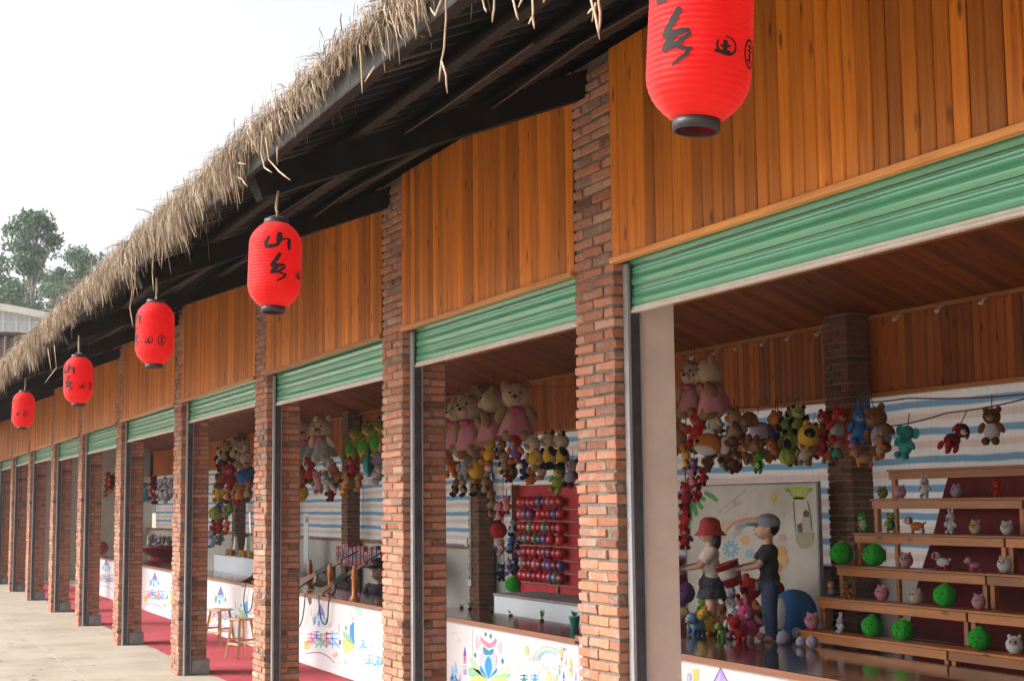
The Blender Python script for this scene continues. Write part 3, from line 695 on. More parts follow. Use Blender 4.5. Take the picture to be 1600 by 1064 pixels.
def calligraphy():
    out = []
    m = MB()
    for pts, w in [([(240, 285), (210, 350), (212, 400)], .13), ([(205, 392), (270, 386), (338, 368)], .14), ([(345, 240), (340, 300), (330, 362)], .20),
                   ([(345, 335), (392, 303), (440, 300)], .06), ([(438, 295), (432, 350), (437, 418)], .14)]: brush(m, S(pts), w)
    out.append(('large_character', m)); m = MB()
    for pts, w in [([(355, 450), (315, 520), (262, 585)], .14), ([(262, 582), (330, 578), (405, 568)], .13), ([(335, 580), (300, 620), (265, 660)], .16),
                   ([(265, 655), (340, 638), (412, 585)], .10), ([(372, 605), (345, 648), (405, 662)], .08), ([(415, 655), (392, 692), (325, 738)], .08)]: brush(m, S(pts), w)
    out.append(('large_character', m))
    # two small round seals low on the next side
    def ring(m, cx, cy, rx, ry, w, a0=0, a1=6.4): brush(m, [(cx+rx*math.cos(a0+(a1-a0)*k/14), cy+ry*math.sin(a0+(a1-a0)*k/14)) for k in range(15)], w)
    c1, cy = 1.12, -.42; m = MB()
    ring(m, c1, cy, .20, .17, .045, 2.6, 8.0)
    for p, w in [([(c1-.24, cy-.12), (c1-.05, cy-.14), (c1+.08, cy-.1)], .07), ([(c1-.03, cy+.10), (c1-.04, cy-.12)], .09), ([(c1-.13, cy-.02), (c1+.08, cy+.0)], .05)]: brush(m, p, w)
    out.append(('small_seal', m)); c2 = 1.79; m = MB()
    ring(m, c2, cy, .20, .27, .05)
    for p, w in [([(c2-.09, cy+.14), (c2+.09, cy+.14)], .045), ([(c2-.11, cy+.05), (c2+.11, cy+.05)], .045), ([(c2, cy+.2), (c2, cy-.2)], .05), ([(c2-.07, cy-.04), (c2+.07, cy-.04)], .04), ([(c2-.1, cy-.17), (c2, cy-.06), (c2+.1, cy-.17)], .045)]: brush(m, p, w)
    out.append(('small_seal', m)); m = MB()
    for k in range(4):                        # small signature column on the other side
        y = -.16-.12*k
        brush(m, [(-1.16, y+.03), (-1.03, y+.04)], .022); brush(m, [(-1.12, y+.06), (-1.12, y-.04)], .022); brush(m, [(-1.04, y+.05), (-1.06, y-.05)], .02)
    out.append(('signature', m))
    return [(n, q.mesh(n, 'black_ink', False, recalc=False)) for n, q in out]
LM, CM = lantern_mesh(), calligraphy()
m = MB(); m.lathe([(.058, -.012), (.066, -.012), (.066, .02), (.058, .02), (.058, -.012)], 32, (0, 0, LH)); m.lathe([(0, .012), (.058, .012)], 32, (0, 0, LH)); TOPM = m.mesh('top_cap', 'lantern_cap', True)
m = MB(); m.lathe([(.056, -.028), (.064, -.028), (.064, .008), (.056, .008), (.056, -.028)], 32); BOTM = m.mesh('bottom_ring', 'lantern_cap', True)
LAN = [(1085, 60, XR+.13+.28, -33.5, 'red paper lantern cropped by the eave, hung before the widest plank fascia'),
       (427.5, 414, PIL[0]+.13, 0, 'red paper lantern with its two large characters facing out, hung at the beige plastered pillar'),
       (241.5, 521, PIL[1]+.13, -81, 'red paper lantern showing two small round seals, in front of the second plank fascia'),
       (123, 594, PIL[2]+.13, -48, 'red paper lantern turned so one large and one small mark show'),
       (35, 640, PIL[3]+.13, -90, 'smallest looking red paper lantern, before the far plank fascias')]
for (px, py, X, phi, lab) in LAN:
    c = hX(px, py, X); c.y = -1.92
    c = hY(px, py, -1.92)
    to = Vector((CAM.x-c.x, CAM.y-c.y, 0)).normalized(); rt = Vector((-to.y, to.x, 0))
    d = to*math.cos(RAD(phi)) + rt*math.sin(RAD(phi)); rz = math.atan2(d.y, d.x)-math.atan2(-1, 0)
    t = thing('paper_lantern', lab, 'lantern', (c.x, c.y, c.z-LH/2), rz, 'red lanterns along the eave')
    t.rotation_euler = (random.uniform(-.05, .05), random.uniform(-.05, .05), rz)
    ps_ = inst('paper_shade', LM, t, (0, 0, 0)); [inst(n_, q_, ps_, (0, 0, 0)) for n_, q_ in CM]; inst('top_cap', TOPM, t, (0, 0, 0)); inst('bottom_ring', BOTM, t, (0, 0, 0))
    top = zr(c.y)-(c.z-LH/2)+.02
    m = MB(); m.tube([(0, 0, LH+.01), (.004, .002, LH+.06), (-.003, .006, (LH+top)/2), (.004, 0, top)], [.005, .008, .009, .007], 6); m.build('hanging_cord', 'cord', t, smooth=True, local=True)
    m = MB(); m.tube([(-.05, 0, LH+.01), (-.035, 0, LH+.035), (0, 0, LH+.045), (.035, 0, LH+.035), (.05, 0, LH+.01)], .0025, 5); m.build('wire_handle', 'steel', t, local=True)

# ================================================================== COUNTERS
CY = 1.82
def decal(mb, pts, c, y=CY, off=.003):
    mb.add([hY(a, b, y-off) for a, b in pts], [tuple(range(len(pts)))], tuple(v**1.5 for v in c) if y == CY else c)
def stroke(mb, pts, w, c, y=CY, off=.003, taper=True):
    n = len(pts); V = []
    for i, (a, b) in enumerate(pts):
        q = pts[min(i+1, n-1)]; p0 = pts[max(i-1, 0)]; dx, dy = q[0]-p0[0], q[1]-p0[1]; L = math.hypot(dx, dy) or 1
        ww = w*(.5+.5*math.sin(math.pi*(i+.5)/n) if taper else 1)/2
        for s in (-1, 1): V.append(hY(a-s*dy/L*ww, b+s*dx/L*ww, y-off))
    mb.add(V, [(2*i, 2*i+1, 2*i+3, 2*i+2) for i in range(n-1)], tuple(v**1.5 for v in c) if y == CY else c)
def zpx(x0, y0, s): return lambda L: [(x0+a/s, y0+b/s) for a, b in L]
CB = [(XMAX-.05, -7.95, 1.03), (-7.95, -11.50, 1.03), (-11.50, -15.62, 1.0), (-15.62, -20.3, .975), (-20.3, -25.2, .965), (-25.2, -29.6, .96), (-29.6, -33.7, .96), (-33.7, -38.0, .96)]
SEAM = hY(553, 1000, CY).x
counters = []
clab = ['white printed game counter with dark glossy top in front of the toy shelf', 'white counter with a purple diamond print below the toy figures', 'white counter printed with a pink and blue lotus and rainbow', 'white counter printed with a blue castle below the toy rifles', 'white printed counter behind the two wooden stools', 'white printed counter below the red tub of plush', 'white printed counter one stall beyond the red plush tub', 'white printed counter at the far stalls']
for i, (xb, xa, zt) in enumerate(CB):
    t = thing('game_counter', clab[i], 'counter', ((xa+xb)/2, CY+.3, 0), group='white printed game counters')
    cuts = [xa, xb]
    if i == 3: cuts = [xa, SEAM, xb]
    elif xb-xa > 3: cuts = [xa, (xa+xb)/2 if i not in (1, 2) else xb-1.15*(xb-xa)/2, xb]
    cuts = sorted(cuts)
    for a, b in zip(cuts[:-1], cuts[1:]):
        m = MB(); m.box((a+.004, CY, .012), (b-.004, CY+.018, zt-.05), bev=.002); m.build('front_panel', 'panel_white', t)
    m = MB(); m.box((xa+.001, CY-.03, zt-.042), (xb-.001, 2.42, zt), bev=.003); m.build('counter_top', 'counter_wood', t)
    m = MB(); m.box((xa+.001, CY-.036, zt-.048), (xb-.001, CY-.0305, zt-.004)); m.build('edge_strip', 'counter_edge', t)
    m = MB(); m.box((xa+.01, CY+.02, .0), (xb-.01, 2.38, .04)); m.build('kick_board', 'counter_wood', t)
    counters.append([q for q in t.children if q.name.startswith('front_panel')])
PINK = (.80, .38, .50); BLUE = (.10, .42, .72); SKYB = (.36, .66, .82); TEAL = (.10, .42, .50); GRN = (.42, .68, .48); LIME = (.62, .68, .36); YEL = (.86, .72, .32); ORG = (.84, .50, .26); PUR = (.30, .22, .58); LAV = (.62, .56, .78); RED = (.75, .18, .22); GREY = (.45, .48, .52); WHT = (.82, .82, .83)
# --- lotus panel
a = MB(); z = zpx(695, 930, 7.442)
def D(c, *p, off=.003): decal(a, z(p), c, off=off)
def K(c, w, *p, off=.003): stroke(a, z(p), w/7.442, c, off=off)
D((.55, .72, .55), (275, 710), (330, 745), (420, 840), (505, 965), (480, 985), (420, 930), (330, 850))
D((.60, .78, .60), (755, 810), (690, 825), (610, 870), (520, 960), (540, 990), (650, 920), (740, 880))
D(GRN, (270, 860), (300, 830), (400, 870), (470, 950), (500, 1020), (340, 960), (280, 930))
D(GRN, (760, 900), (700, 905), (600, 930), (530, 990), (540, 1020), (680, 960), (750, 950), off=.0034)
D(YEL, (300, 985), (340, 940), (400, 930), (470, 965), (500, 1060), (380, 1060), (310, 1030), off=.0038)
D(YEL, (740, 990), (690, 945), (620, 945), (550, 985), (520, 1060), (640, 1060), (730, 1030), off=.0038)
D((.72, .62, .82), (410, 690), (440, 650), (480, 720), (500, 900), (460, 880), (410, 790), off=.004)
D((.72, .62, .82), (600, 700), (570, 650), (530, 720), (520, 900), (550, 880), (600, 790), off=.004)
D((.52, .72, .90), (470, 700), (545, 700), (595, 850), (540, 930), (505, 965), (470, 930), (415, 850), off=.0044)
D(BLUE, (505, 700), (540, 750), (550, 830), (535, 900), (508, 965), (480, 900), (462, 820), (475, 750), off=.0048)
D((.08, .36, .66), (410, 805), (440, 850), (500, 965), (455, 925), (410, 870), off=.0048); D((.08, .36, .66), (605, 845), (570, 880), (515, 965), (560, 925), (600, 890), off=.0048)
D(TEAL, (445, 590), (510, 640), (510, 690), (470, 690), (445, 650), off=.0052); D(TEAL, (560, 615), (510, 640), (510, 690), (545, 690), (562, 660), off=.0052)
D(PINK, (425, 480), (460, 520), (520, 555), (510, 610), (470, 590), (430, 540), off=.0052); D(PINK, (595, 490), (560, 530), (520, 560), (520, 610), (560, 590), (595, 545), off=.0052)
for q in ([(375, 460), (365, 560), (370, 620)], [(395, 520), (390, 600)], [(650, 540), (655, 620), (640, 680)], [(625, 560), (628, 640)], [(410, 470), (420, 560)]): K((.84, .55, .66), 12, *q)
for (cx, cy, h) in ((472, 450, 30), (530, 470, 34), (350, 690, 36), (668, 760, 42)):
    D(TEAL, (cx-16, cy), (cx, cy-h), (cx+16, cy), (cx, cy+h), off=.0052)
def castle(x, y, s, c1, c2):
    D(c1, (x, y-90*s), (x+14*s, y), (x-14*s, y)); D(c2, (x-12*s, y), (x+12*s, y), (x+12*s, y+70*s), (x-12*s, y+70*s)); D(PUR, (x-4*s, y+10*s), (x+4*s, y+10*s), (x+4*s, y+40*s), (x-4*s, y+40*s), off=.0036)
a.build('printed_artwork', 'print', counters[2][0], recalc=False); a = MB()
castle(232, 700, 1.3, PUR, PINK); K(PUR, 8, (205, 822), (262, 830)); D((.45, .50, .72), (215, 850), (250, 850), (250, 920), (215, 920)); castle(125, 900, 1.6, SKYB, (.55, .75, .85)); castle(85, 900, 1.1, SKYB, SKYB); castle(175, 960, .9, LAV, LAV)
D((.25, .50, .75), (60, 940), (110, 930), (180, 1000), (200, 1050), (60, 1050)); K(PINK, 7, (75, 450), (110, 425), (140, 450)); K(PINK, 6, (165, 500), (170, 540))
a.build('printed_artwork', 'print', counters[2][0], recalc=False); a = MB()
for r, c in ((165, (.84, .60, .60)), (150, (.84, .74, .62)), (135, (.60, .80, .74)), (118, (.45, .72, .86)), (100, (.45, .66, .86))):
    K(c, 16, *[(1200+r*1.05*math.cos(RAD(t)), 760-r*math.sin(RAD(t))) for t in range(35, 181, 12)])
for k in range(9): K((.84, .62, .58), 5, (1010+18*math.cos(k*.7), 730+14*math.sin(k*.7)), (1010+18*math.cos(k*.7+.7), 730+14*math.sin(k*.7+.7)))
D(LIME, (925, 600), (945, 570), (970, 590), (978, 690), (930, 690)); D((.78, .80, .74), (900, 700), (980, 700), (985, 790), (895, 790))
castle(1355, 700, 1.4, (.70, .64, .36), (.74, .70, .60)); castle(1465, 830, 1.4, (.72, .70, .30), YEL); castle(1330, 870, .8, SKYB, SKYB); castle(1400, 760, .9, (.70, .72, .80), (.72, .74, .8)); castle(1520, 940, .9, (.6, .66, .8), LAV); castle(1380, 960, 1.0, BLUE, (.55, .70, .84))
D(RED, (1378, 600), (1415, 630), (1378, 640)); K(PUR, 8, (1320, 810), (1365, 830))
rg = random.Random(5)
for k in range(46):
    x, y = rg.uniform(780, 1290), rg.uniform(790, 900); c = rg.choice([(.72, .74, .80), (.80, .66, .66), (.70, .78, .72), (.82, .76, .6), (.66, .72, .82)])
    K(c, 5, (x, y), (x+rg.uniform(-14, 14), y+rg.uniform(8, 34)), (x+rg.uniform(-24, 24), y+rg.uniform(20, 40)))
# coloured lettering whose top shows above the frame edge
def glyph(mbz, cx, cy, s, c, seed, w=9):
    g = random.Random(seed)
    for k in range(3): y = cy-s*.4+s*.36*k; K(c, w, (cx-s*.42, y+g.uniform(-4, 4)), (cx, y-3), (cx+s*.42, y+g.uniform(-4, 4)))
    K(c, w, (cx+g.uniform(-6, 6), cy-s*.6), (cx, cy), (cx+g.uniform(-10, 10), cy+s*.6)); K(c, w, (cx-s*.1, cy+s*.05), (cx-s*.45, cy+s*.55)); K(c, w, (cx+s*.1, cy+s*.05), (cx+s*.45, cy+s*.55))
glyph(a, 920, 975, 110, (.10, .45, .50), 1, 18); glyph(a, 1045, 975, 110, (.20, .55, .80), 2, 18)
D((.80, .74, .50), (1170, 890), (1230, 880), (1240, 1000), (1175, 1000)); D((.82, .66, .44), (1260, 920), (1310, 915), (1310, 1010), (1255, 1010))
a.build('printed_artwork', 'print', counters[2][0], recalc=False)
# --- castle panel
a = MB(); z = zpx(460, 900, 6.487)
def K(c, w, *p, off=.003): stroke(a, z(p), w/6.487, c, off=off)
def castle_art():
    D((.30, .28, .62), (265, 275), (305, 395), (225, 395)); D(SKYB, (225, 395), (305, 395), (312, 430), (215, 430)); D((.55, .72, .86), (232, 430), (300, 430), (300, 510), (232, 510)); D(PUR, (240, 450), (256, 450), (256, 505), (240, 505), off=.0036); D(TEAL, (195, 420), (215, 400), (215, 480), (200, 490)); D(TEAL, (318, 430), (335, 420), (330, 480), (315, 480))
    for p in ([(185, 400), (190, 500)], [(205, 380), (205, 440)], [(170, 330), (172, 400)], [(450, 480), (452, 560)], [(520, 510), (522, 545)]): K((.62, .55, .5), 9, *p)
    glyph(a, 172, 630, 110, (.82, .30, .45), 3, 13); glyph(a, 222, 600, 90, (.30, .36, .74), 4, 12); glyph(a, 270, 650, 130, (.28, .60, .50), 5, 14); glyph(a, 325, 630, 120, (.82, .34, .42), 6, 13); glyph(a, 385, 640, 150, (.30, .62, .86), 7, 16)
    D((.86, .60, .30), (95, 660), (140, 640), (165, 700), (140, 750), (100, 740)); D((.84, .55, .45), (380, 790), (430, 760), (445, 800), (400, 830)); K((.42, .28, .50), 12, (115, 785), (190, 768), (270, 775), (340, 810), (410, 875)); D(PUR, (450, 650), (470, 640), (470, 690), (452, 690))
    D(BLUE, (560, 500), (600, 460), (608, 690), (580, 660), (560, 600)); D(GRN, (485, 545), (550, 590), (600, 690), (500, 620)); D(LIME, (480, 640), (560, 640), (605, 710), (520, 780), (500, 760)); D(YEL, (500, 730), (560, 700), (600, 720), (520, 790), off=.0036); D((.84, .55, .6), (555, 360), (610, 440), (600, 455)); D(TEAL, (512, 520), (522, 500), (530, 525), (520, 545), off=.004)
    for k in range(18): K(rg.choice([(.62, .74, .84), (.84, .66, .72), (.66, .80, .72)]), 6, *( lambda x, y: [(x, y), (x+rg.uniform(-8, 8), y+rg.uniform(15, 40))])(rg.uniform(430, 600), rg.uniform(780, 900)))
castle_art(); a.build('printed_artwork', 'print', counters[3][0], recalc=False); a = MB()
D((.52, .76, .66), (615, 275), (660, 320), (690, 360), (670, 430), (635, 380), (612, 340)); D((.70, .84, .78), (640, 280), (690, 310), (690, 350), off=.0034)
for k in range(22): K(rg.choice([(.55, .76, .84), (.70, .80, .84), (.80, .72, .78)]), 5, *( lambda x, y: [(x, y), (x+rg.uniform(-20, 20), y+rg.uniform(-14, 14)), (x+rg.uniform(-34, 34), y+rg.uniform(-20, 24))])(rg.uniform(690, 880), rg.uniform(490, 600)))
glyph(a, 695, 690, 95, (.30, .66, .86), 8, 10); glyph(a, 785, 700, 70, (.74, .70, .78), 9, 8); glyph(a, 760, 845, 110, (.36, .70, .88), 10, 13); glyph(a, 850, 860, 100, (.30, .64, .86), 11, 13); glyph(a, 695, 840, 50, (.84, .70, .76), 12, 8)
a.build('printed_artwork', 'print', counters[3][-1], recalc=False)
# --- the stalls beyond carry the same castle print, seen smaller
for (x0, y0, s, ci) in ((312, 880.6, 8.1, 4), (215, 865, 9.9, 5), (143, 848, 11.5, 7)):
    a = MB(); z = zpx(x0, y0, s)
    def K(c, w, *p, off=.003): stroke(a, z(p), w/s, c, off=off)
    castle_art(); a.build('printed_artwork', 'print', counters[ci][0], recalc=False)
# --- diamond panel
a = MB(); z = zpx(1060, 980, 6.154)
def K(c, w, *p, off=.003): stroke(a, z(p), w/6.154, c, off=off)
D(PUR, (402, 380), (480, 525), (450, 700), (402, 760), (320, 700), (330, 525)); D((.55, .48, .80), (402, 400), (440, 470), (470, 520), (430, 600), (380, 600), (345, 520), off=.0034); D((.74, .68, .86), (402, 440), (390, 530), (360, 540), off=.0038)
D((.80, .66, .26), (140, 400), (190, 395), (195, 460), (180, 560), (140, 560)); D((.58, .50, .76), (85, 450), (110, 430), (125, 470), (115, 560), (80, 560)); D((.72, .66, .82), (95, 470), (108, 455), (108, 510), (92, 510), off=.0034); a.build('printed_artwork', 'print', counters[1][0], recalc=False); a = MB()
D(TEAL, (1415, 495), (1425, 520), (1408, 560), (1400, 525)); D((.70, .84, .84), (1370, 510), (1460, 515), (1450, 570), (1370, 570))
a.build('printed_artwork', 'print', counters[1][-1], recalc=False)
# raised display platform behind the counter, under the toy figures and the shelf
PZ = 1.0
m = MB(); m.box((-12.4, 2.46, .95), (XR-.1, 4.28, PZ), bev=.004); m.box((-12.3, 2.52, 0), (XR-.2, 4.2, .95))
tag(m.build('display_platform', 'counter_wood'), 'dark display platform behind the counter under the tiered shelf', 'platform')

# ================================================================== PLUSH TOYS
m = MB(); m.ell((0, 0, 0), (1, 1, 1), 20, 13, lump=.02, seed=3); SPH = m.mesh('soft_ball', None, True); SPH.materials.append(None)
m = MB(); m.ell((0, 0, 0), (1, 1, 1), 8, 5); DOT = m.mesh('dot', None, True); DOT.materials.append(None)
m = MB()
pr = [(.02, .0), (.42, -.02), (.60, -.55), (.78, -1.0)]
V = []; n = 24
for (r, z_) in pr:
    for k in range(n):
        t = 2*math.pi*k/n; rr = r*(1+.07*math.sin(6*t)*(1 if z_ < -.1 else .2)); V.append((rr*math.cos(t), rr*math.sin(t), z_))
m.add(V, [(i*n+k, i*n+(k+1) % n, (i+1)*n+(k+1) % n, (i+1)*n+k) for i in range(3) for k in range(n)]); DRS = m.mesh('dress', None, True); DRS.materials.append(None)
PC = dict(brown=(.20, .085, .035), dark_brown=(.09, .04, .022), tan=(.42, .27, .15), cream=(.60, .48, .35), orange=(.62, .20, .04), red=(.50, .03, .03), maroon=(.16, .02, .025), pink=(.70, .30, .36), hotpink=(.68, .10, .25), white=(.70, .69, .68), grey=(.34, .34, .36), black=(.015, .015, .017),
          blue=(.04, .16, .45), navy=(.025, .035, .12), teal=(.05, .38, .36), green=(.06, .42, .06), olive=(.22, .26, .05), lime=(.36, .46, .08), yellow=(.70, .45, .05), purple=(.20, .10, .32), lilac=(.55, .48, .62), azure=(.07, .27, .66), sky=(.25, .45, .65), bright_green=(.04, .52, .05))
for k, v in PC.items():
    simple('plush_'+k, tuple(x*.8 for x in v), .95, .3, 30, bump=.8, bscale=120, spec=.12, rnd=.15)
CW = {'hotpink': 'bright pink', 'dark_brown': 'dark brown', 'navy': 'navy blue', 'sky': 'pale blue', 'bright_green': 'bright green'}
def cw(c): return CW.get(c, c)
LOW = [False]
def plush(kind, px, py, hpx, Y, c1, c2=None, c3=None, where='', group=None, rz=None, tilt=0.0, cord=0.0, base=None, label=None, pos=None, size=None, shirt=None, dress=None):
    """px, py: middle of the toy in the photo, hpx its height there; Y the depth of the rope or shelf that carries it"""
    c2 = c2 or 'cream'; c3 = c3 or c1
    c = pos if pos is not None else hY(px, py, Y)
    h = size if size is not None else 1.12*hpx/ppm(c)
    if rz is None: rz = random.gauss(.35, .45)
    nm = {'bear': 'plush_bear', 'rabbit': 'plush_rabbit', 'dog': 'plush_dog', 'ball': 'plush_ball', 'frog': 'plush_frog', 'elephant': 'plush_elephant', 'chick': 'plush_chick', 'fish': 'plush_fish'}[kind]
    if not label:
        ex = ''
        if c3 != c1 and kind in ('bear', 'rabbit', 'dog'): ex = ' with %s limbs' % cw(c3)
        elif c3 != c1 and kind == 'ball': ex = ' with %s leaves' % cw(c3)
        elif c3 != c1 and kind == 'chick': ex = ' with %s feet' % cw(c3)
        label = '%s plush %s%s %s' % (cw(c1), kind, ex, where)
        if len(label.split()) > 16: label = label.replace('hanging ', '').replace('standing ', '').replace(' the ', ' ')
    lab = label
    z0 = c.z-h/2 if base is None else base
    t = thing(nm, lab, 'plush toy', (c.x, c.y, z0), rz, group); t.scale = (h, h, h); t.rotation_euler = (random.gauss(0, .05), tilt, rz)
    def P(n, loc, r, col, rot=(0, 0, 0), me=SPH): return inst(n, me, t, loc, rot, r, 'plush_'+col)
    def eyes(y, z, dx, r=.022):
        for s in (-1, 1): P('eye', (s*dx, y, z), (r, r*.7, r), 'black', me=DOT)
    if kind in ('bear', 'rabbit', 'elephant'):
        P('body', (0, 0, .34), (.20, .17, .23), shirt or c1); P('head', (0, -.01, .71), (.215, .19, .20), c1)
        P('muzzle', (0, -.17, .66), (.09, .08, .075), c2); P('nose', (0, -.245, .685), (.03, .02, .022), 'black', me=DOT)
        for s in (-1, 1):
            if kind == 'bear': P('ear', (s*.16, .01, .885), (.075, .045, .075), c3)
            elif kind == 'rabbit': P('ear', (s*.09, .02, 1.0), (.055, .035, .17), c3, (0, s*.18, 0))
            else: P('ear', (s*.25, .03, .74), (.13, .035, .15), c3)
            P('arm', (s*.235, -.06, .43), (.075, .08, .15), c3, (.35, s*-.5, 0)); P('leg', (s*.12, -.12, .10), (.095, .13, .10), c3)
        if kind == 'elephant': P('trunk', (0, -.24, .55), (.05, .06, .13), c1, (.3, 0, 0))
        eyes(-.185, .755, .08)
        if dress: P('dress', (0, 0, .52), (.36, .33, .42), dress, me=DRS); P('bow', (0, -.16, .50), (.09, .04, .05), 'hotpink')
    elif kind == 'dog':
        P('body', (.02, .10, .34), (.2, .34, .21), shirt or c1); P('head', (0, -.30, .62), (.2, .2, .2), c1); P('muzzle', (0, -.47, .56), (.10, .10, .08), c2); P('nose', (0, -.565, .585), (.032, .02, .025), 'black', me=DOT)
        for s in (-1, 1):
            P('ear', (s*.2, -.27, .62), (.05, .08, .16), c3, (0, s*-.25, 0))
            P('leg', (s*.13, -.14, .12), (.075, .08, .14), c3); P('leg', (s*.13, .34, .12), (.08, .09, .14), c3)
        P('tail', (0, .46, .48), (.05, .1, .06), c1, (.7, 0, 0)); eyes(-.475, .69, .075)
    elif kind == 'frog':
        P('body', (0, 0, .36), (.19, .15, .26), c2); P('back', (0, .06, .38), (.2, .14, .27), c1); P('head', (0, -.01, .74), (.24, .19, .16), c1); P('belly', (0, -.07, .36), (.14, .12, .18), c3)
        for s in (-1, 1):
            P('eyeball', (s*.12, -.06, .9), (.08, .07, .08), c1); P('eye', (s*.12, -.125, .91), (.035, .02, .04), 'black', me=DOT)
            P('arm', (s*.25, -.03, .45), (.06, .06, .19), c1, (0, s*-.4, 0)); P('leg', (s*.15, -.05, .10), (.08, .1, .16), c1, (0, s*.3, 0))
        P('mouth', (0, -.17, .69), (.15, .04, .035), c2)
    elif kind == 'ball':
        P('body', (0, 0, .48), (.5, .5, .48), c1)
        for k in range(8):
            q = 2*math.pi*k/8
            if c2 != c1: P('stripe', (.468*math.cos(q), .468*math.sin(q), .48), (.035, .035, .30), c2, (0, 0, q))
        for s in (-1, 1): P('leaf', (s*.07, 0, .97), (.09, .05, .06), c3, (0, s*.5, 0))
        eyes(-.46, .58, .14, .045); P('mouth', (0, -.485, .42), (.10, .02, .02), 'black', me=DOT)
    elif kind == 'chick':
        P('body', (0, 0, .46), (.42, .42, .44), c1); P('face', (0, -.22, .52), (.27, .22, .25), c2); eyes(-.43, .6, .12, .05); P('beak', (0, -.46, .5), (.06, .07, .045), c3)
        for s in (-1, 1): P('foot', (s*.16, -.12, .04), (.12, .16, .045), c3); P('ear', (s*.25, 0, .86), (.09, .07, .12), c1)
    elif kind == 'fish':
        P('body', (0, 0, .5), (.5, .2, .36), c1); P('tail', (.56, 0, .5), (.2, .06, .28), c2); P('fin', (0, 0, .86), (.2, .05, .14), c2); P('eye', (-.3, -.17, .58), (.07, .04, .07), 'black', me=DOT); P('belly', (-.03, -.03, .36), (.4, .19, .22), c3)
    ch = {c_.name.split('.')[0]: c_ for c_ in t.children}
    hd = ch.get('head') or ch.get('body')
    for c_ in list(t.children):
        if c_.name.split('.')[0] in ('eye', 'muzzle', 'nose', 'ear', 'eyeball', 'mouth', 'beak', 'face', 'trunk', 'stripe') and c_ is not hd: sub(c_, hd)
    if ch.get('bow') and ch.get('dress'): sub(ch['bow'], ch['dress'])
    if cord:
        m = MB(); top = {'bear': .9, 'rabbit': 1.05, 'dog': .8, 'ball': .98, 'frog': .9, 'elephant': .9, 'chick': .88, 'fish': .85}[kind]
        m.tube([(0, 0, top-.05), (0, 0, top+cord/h)], .004/h, 4); m.build('hanging_loop', 'rope_dark', t, local=True)
    return t

# ---- ropes the toys hang from (stall behind the widest opening)
def rope(pts, label, r=.006, mat='rope_dark'):
    m = MB(); P = []
    for u, v in zip(pts[:-1], pts[1:]):
        for k in range(6):
            t_ = k/6; q = u.lerp(v, t_); q.z -= .02*math.sin(math.pi*t_); P.append(q)
    P.append(pts[-1]); m.tube(P, r, 5); return tag(m.build('hanging_rope', mat, smooth=True), label, 'rope', 'ropes the plush toys hang from')
HY = 3.35
rope([hY(1030, 640, HY), hY(1290, 628, HY), hY(1420, 622, HY), hY(1640, 612, HY)], 'dark rope across the stall above the crowded plush row')
rope([hY(1365, 668, HY-.02), hY(1480, 645, HY-.02), hY(1640, 612, HY-.02)], 'slack dark rope carrying two separate plush toys')
G0 = 'plush toys hanging before the striped tarp'
W0 = 'in the crowded row before the striped tarp'
H0 = [('bear', 1066, 668, 74, 'tan', 'cream', 'orange', None), ('bear', 1087, 668, 56, 'red', 'orange', 'red', None), ('fish', 1104, 694, 44, 'orange', 'white', 'white', None), ('bear', 1117, 655, 52, 'cream', 'tan', 'cream', None),
      ('bear', 1149, 664, 58, 'tan', 'orange', 'brown', None), ('dog', 1181, 662, 56, 'brown', 'tan', 'brown', 'lilac'), ('bear', 1128, 702, 44, 'brown', 'tan', 'dark_brown', None), ('bear', 1106, 718, 36, 'dark_brown', 'tan', 'brown', None),
      ('bear', 1137, 718, 36, 'brown', 'tan', 'dark_brown', None), ('dog', 1160, 704, 34, 'orange', 'cream', 'tan', None), ('dog', 1187, 702, 36, 'tan', 'orange', 'orange', None), ('frog', 1185, 722, 30, 'green', 'black', 'lime', None),
      ('bear', 1157, 720, 30, 'maroon', 'white', 'maroon', None), ('bear', 1210, 666, 50, 'orange', 'tan', 'brown', 'navy'), ('bear', 1222, 655, 40, 'olive', 'black', 'black', None), ('frog', 1235, 686, 52, 'olive', 'lime', 'black', None),
      ('bear', 1246, 655, 44, 'lime', 'cream', 'black', 'olive'), ('chick', 1259, 678, 38, 'yellow', 'black', 'orange', None), ('bear', 1257, 704, 40, 'cream', 'tan', 'tan', None), ('ball', 1234, 712, 24, 'lime', 'olive', 'green', None), ('dog', 1212, 700, 32, 'orange', 'tan', 'brown', None),
      ('bear', 1281, 664, 48, 'red', 'cream', 'maroon', None), ('bear', 1303, 662, 56, 'red', 'tan', 'red', 'grey'), ('bear', 1286, 692, 36, 'maroon', 'tan', 'red', None), ('bear', 1306, 702, 36, 'cream', 'tan', 'brown', 'teal'), ('rabbit', 1342, 664, 56, 'blue', 'sky', 'blue', None),
      ('dog', 1346, 708, 34, 'tan', 'orange', 'orange', None), ('bear', 1332, 690, 30, 'pink', 'cream', 'red', None), ('bear', 1382, 668, 74, 'brown', 'tan', 'brown', 'grey'), ('bear', 1378, 696, 40, 'tan', 'cream', 'orange', None), ('elephant', 1411, 688, 52, 'teal', 'teal', 'teal', None)]
for k, (kd, x, y, h, c1, c2, c3, sh) in enumerate(H0):
    w = W0
    if kd == 'bear' and sh: w = 'in %s shirt before the striped tarp' % cw(sh)
    plush(kd, x, y, h, HY-.05-.06*(k % 3), c1, c2, c3, w, G0, tilt=random.gauss(0, .25), cord=.10, shirt=sh)
rx = random.Random(12)
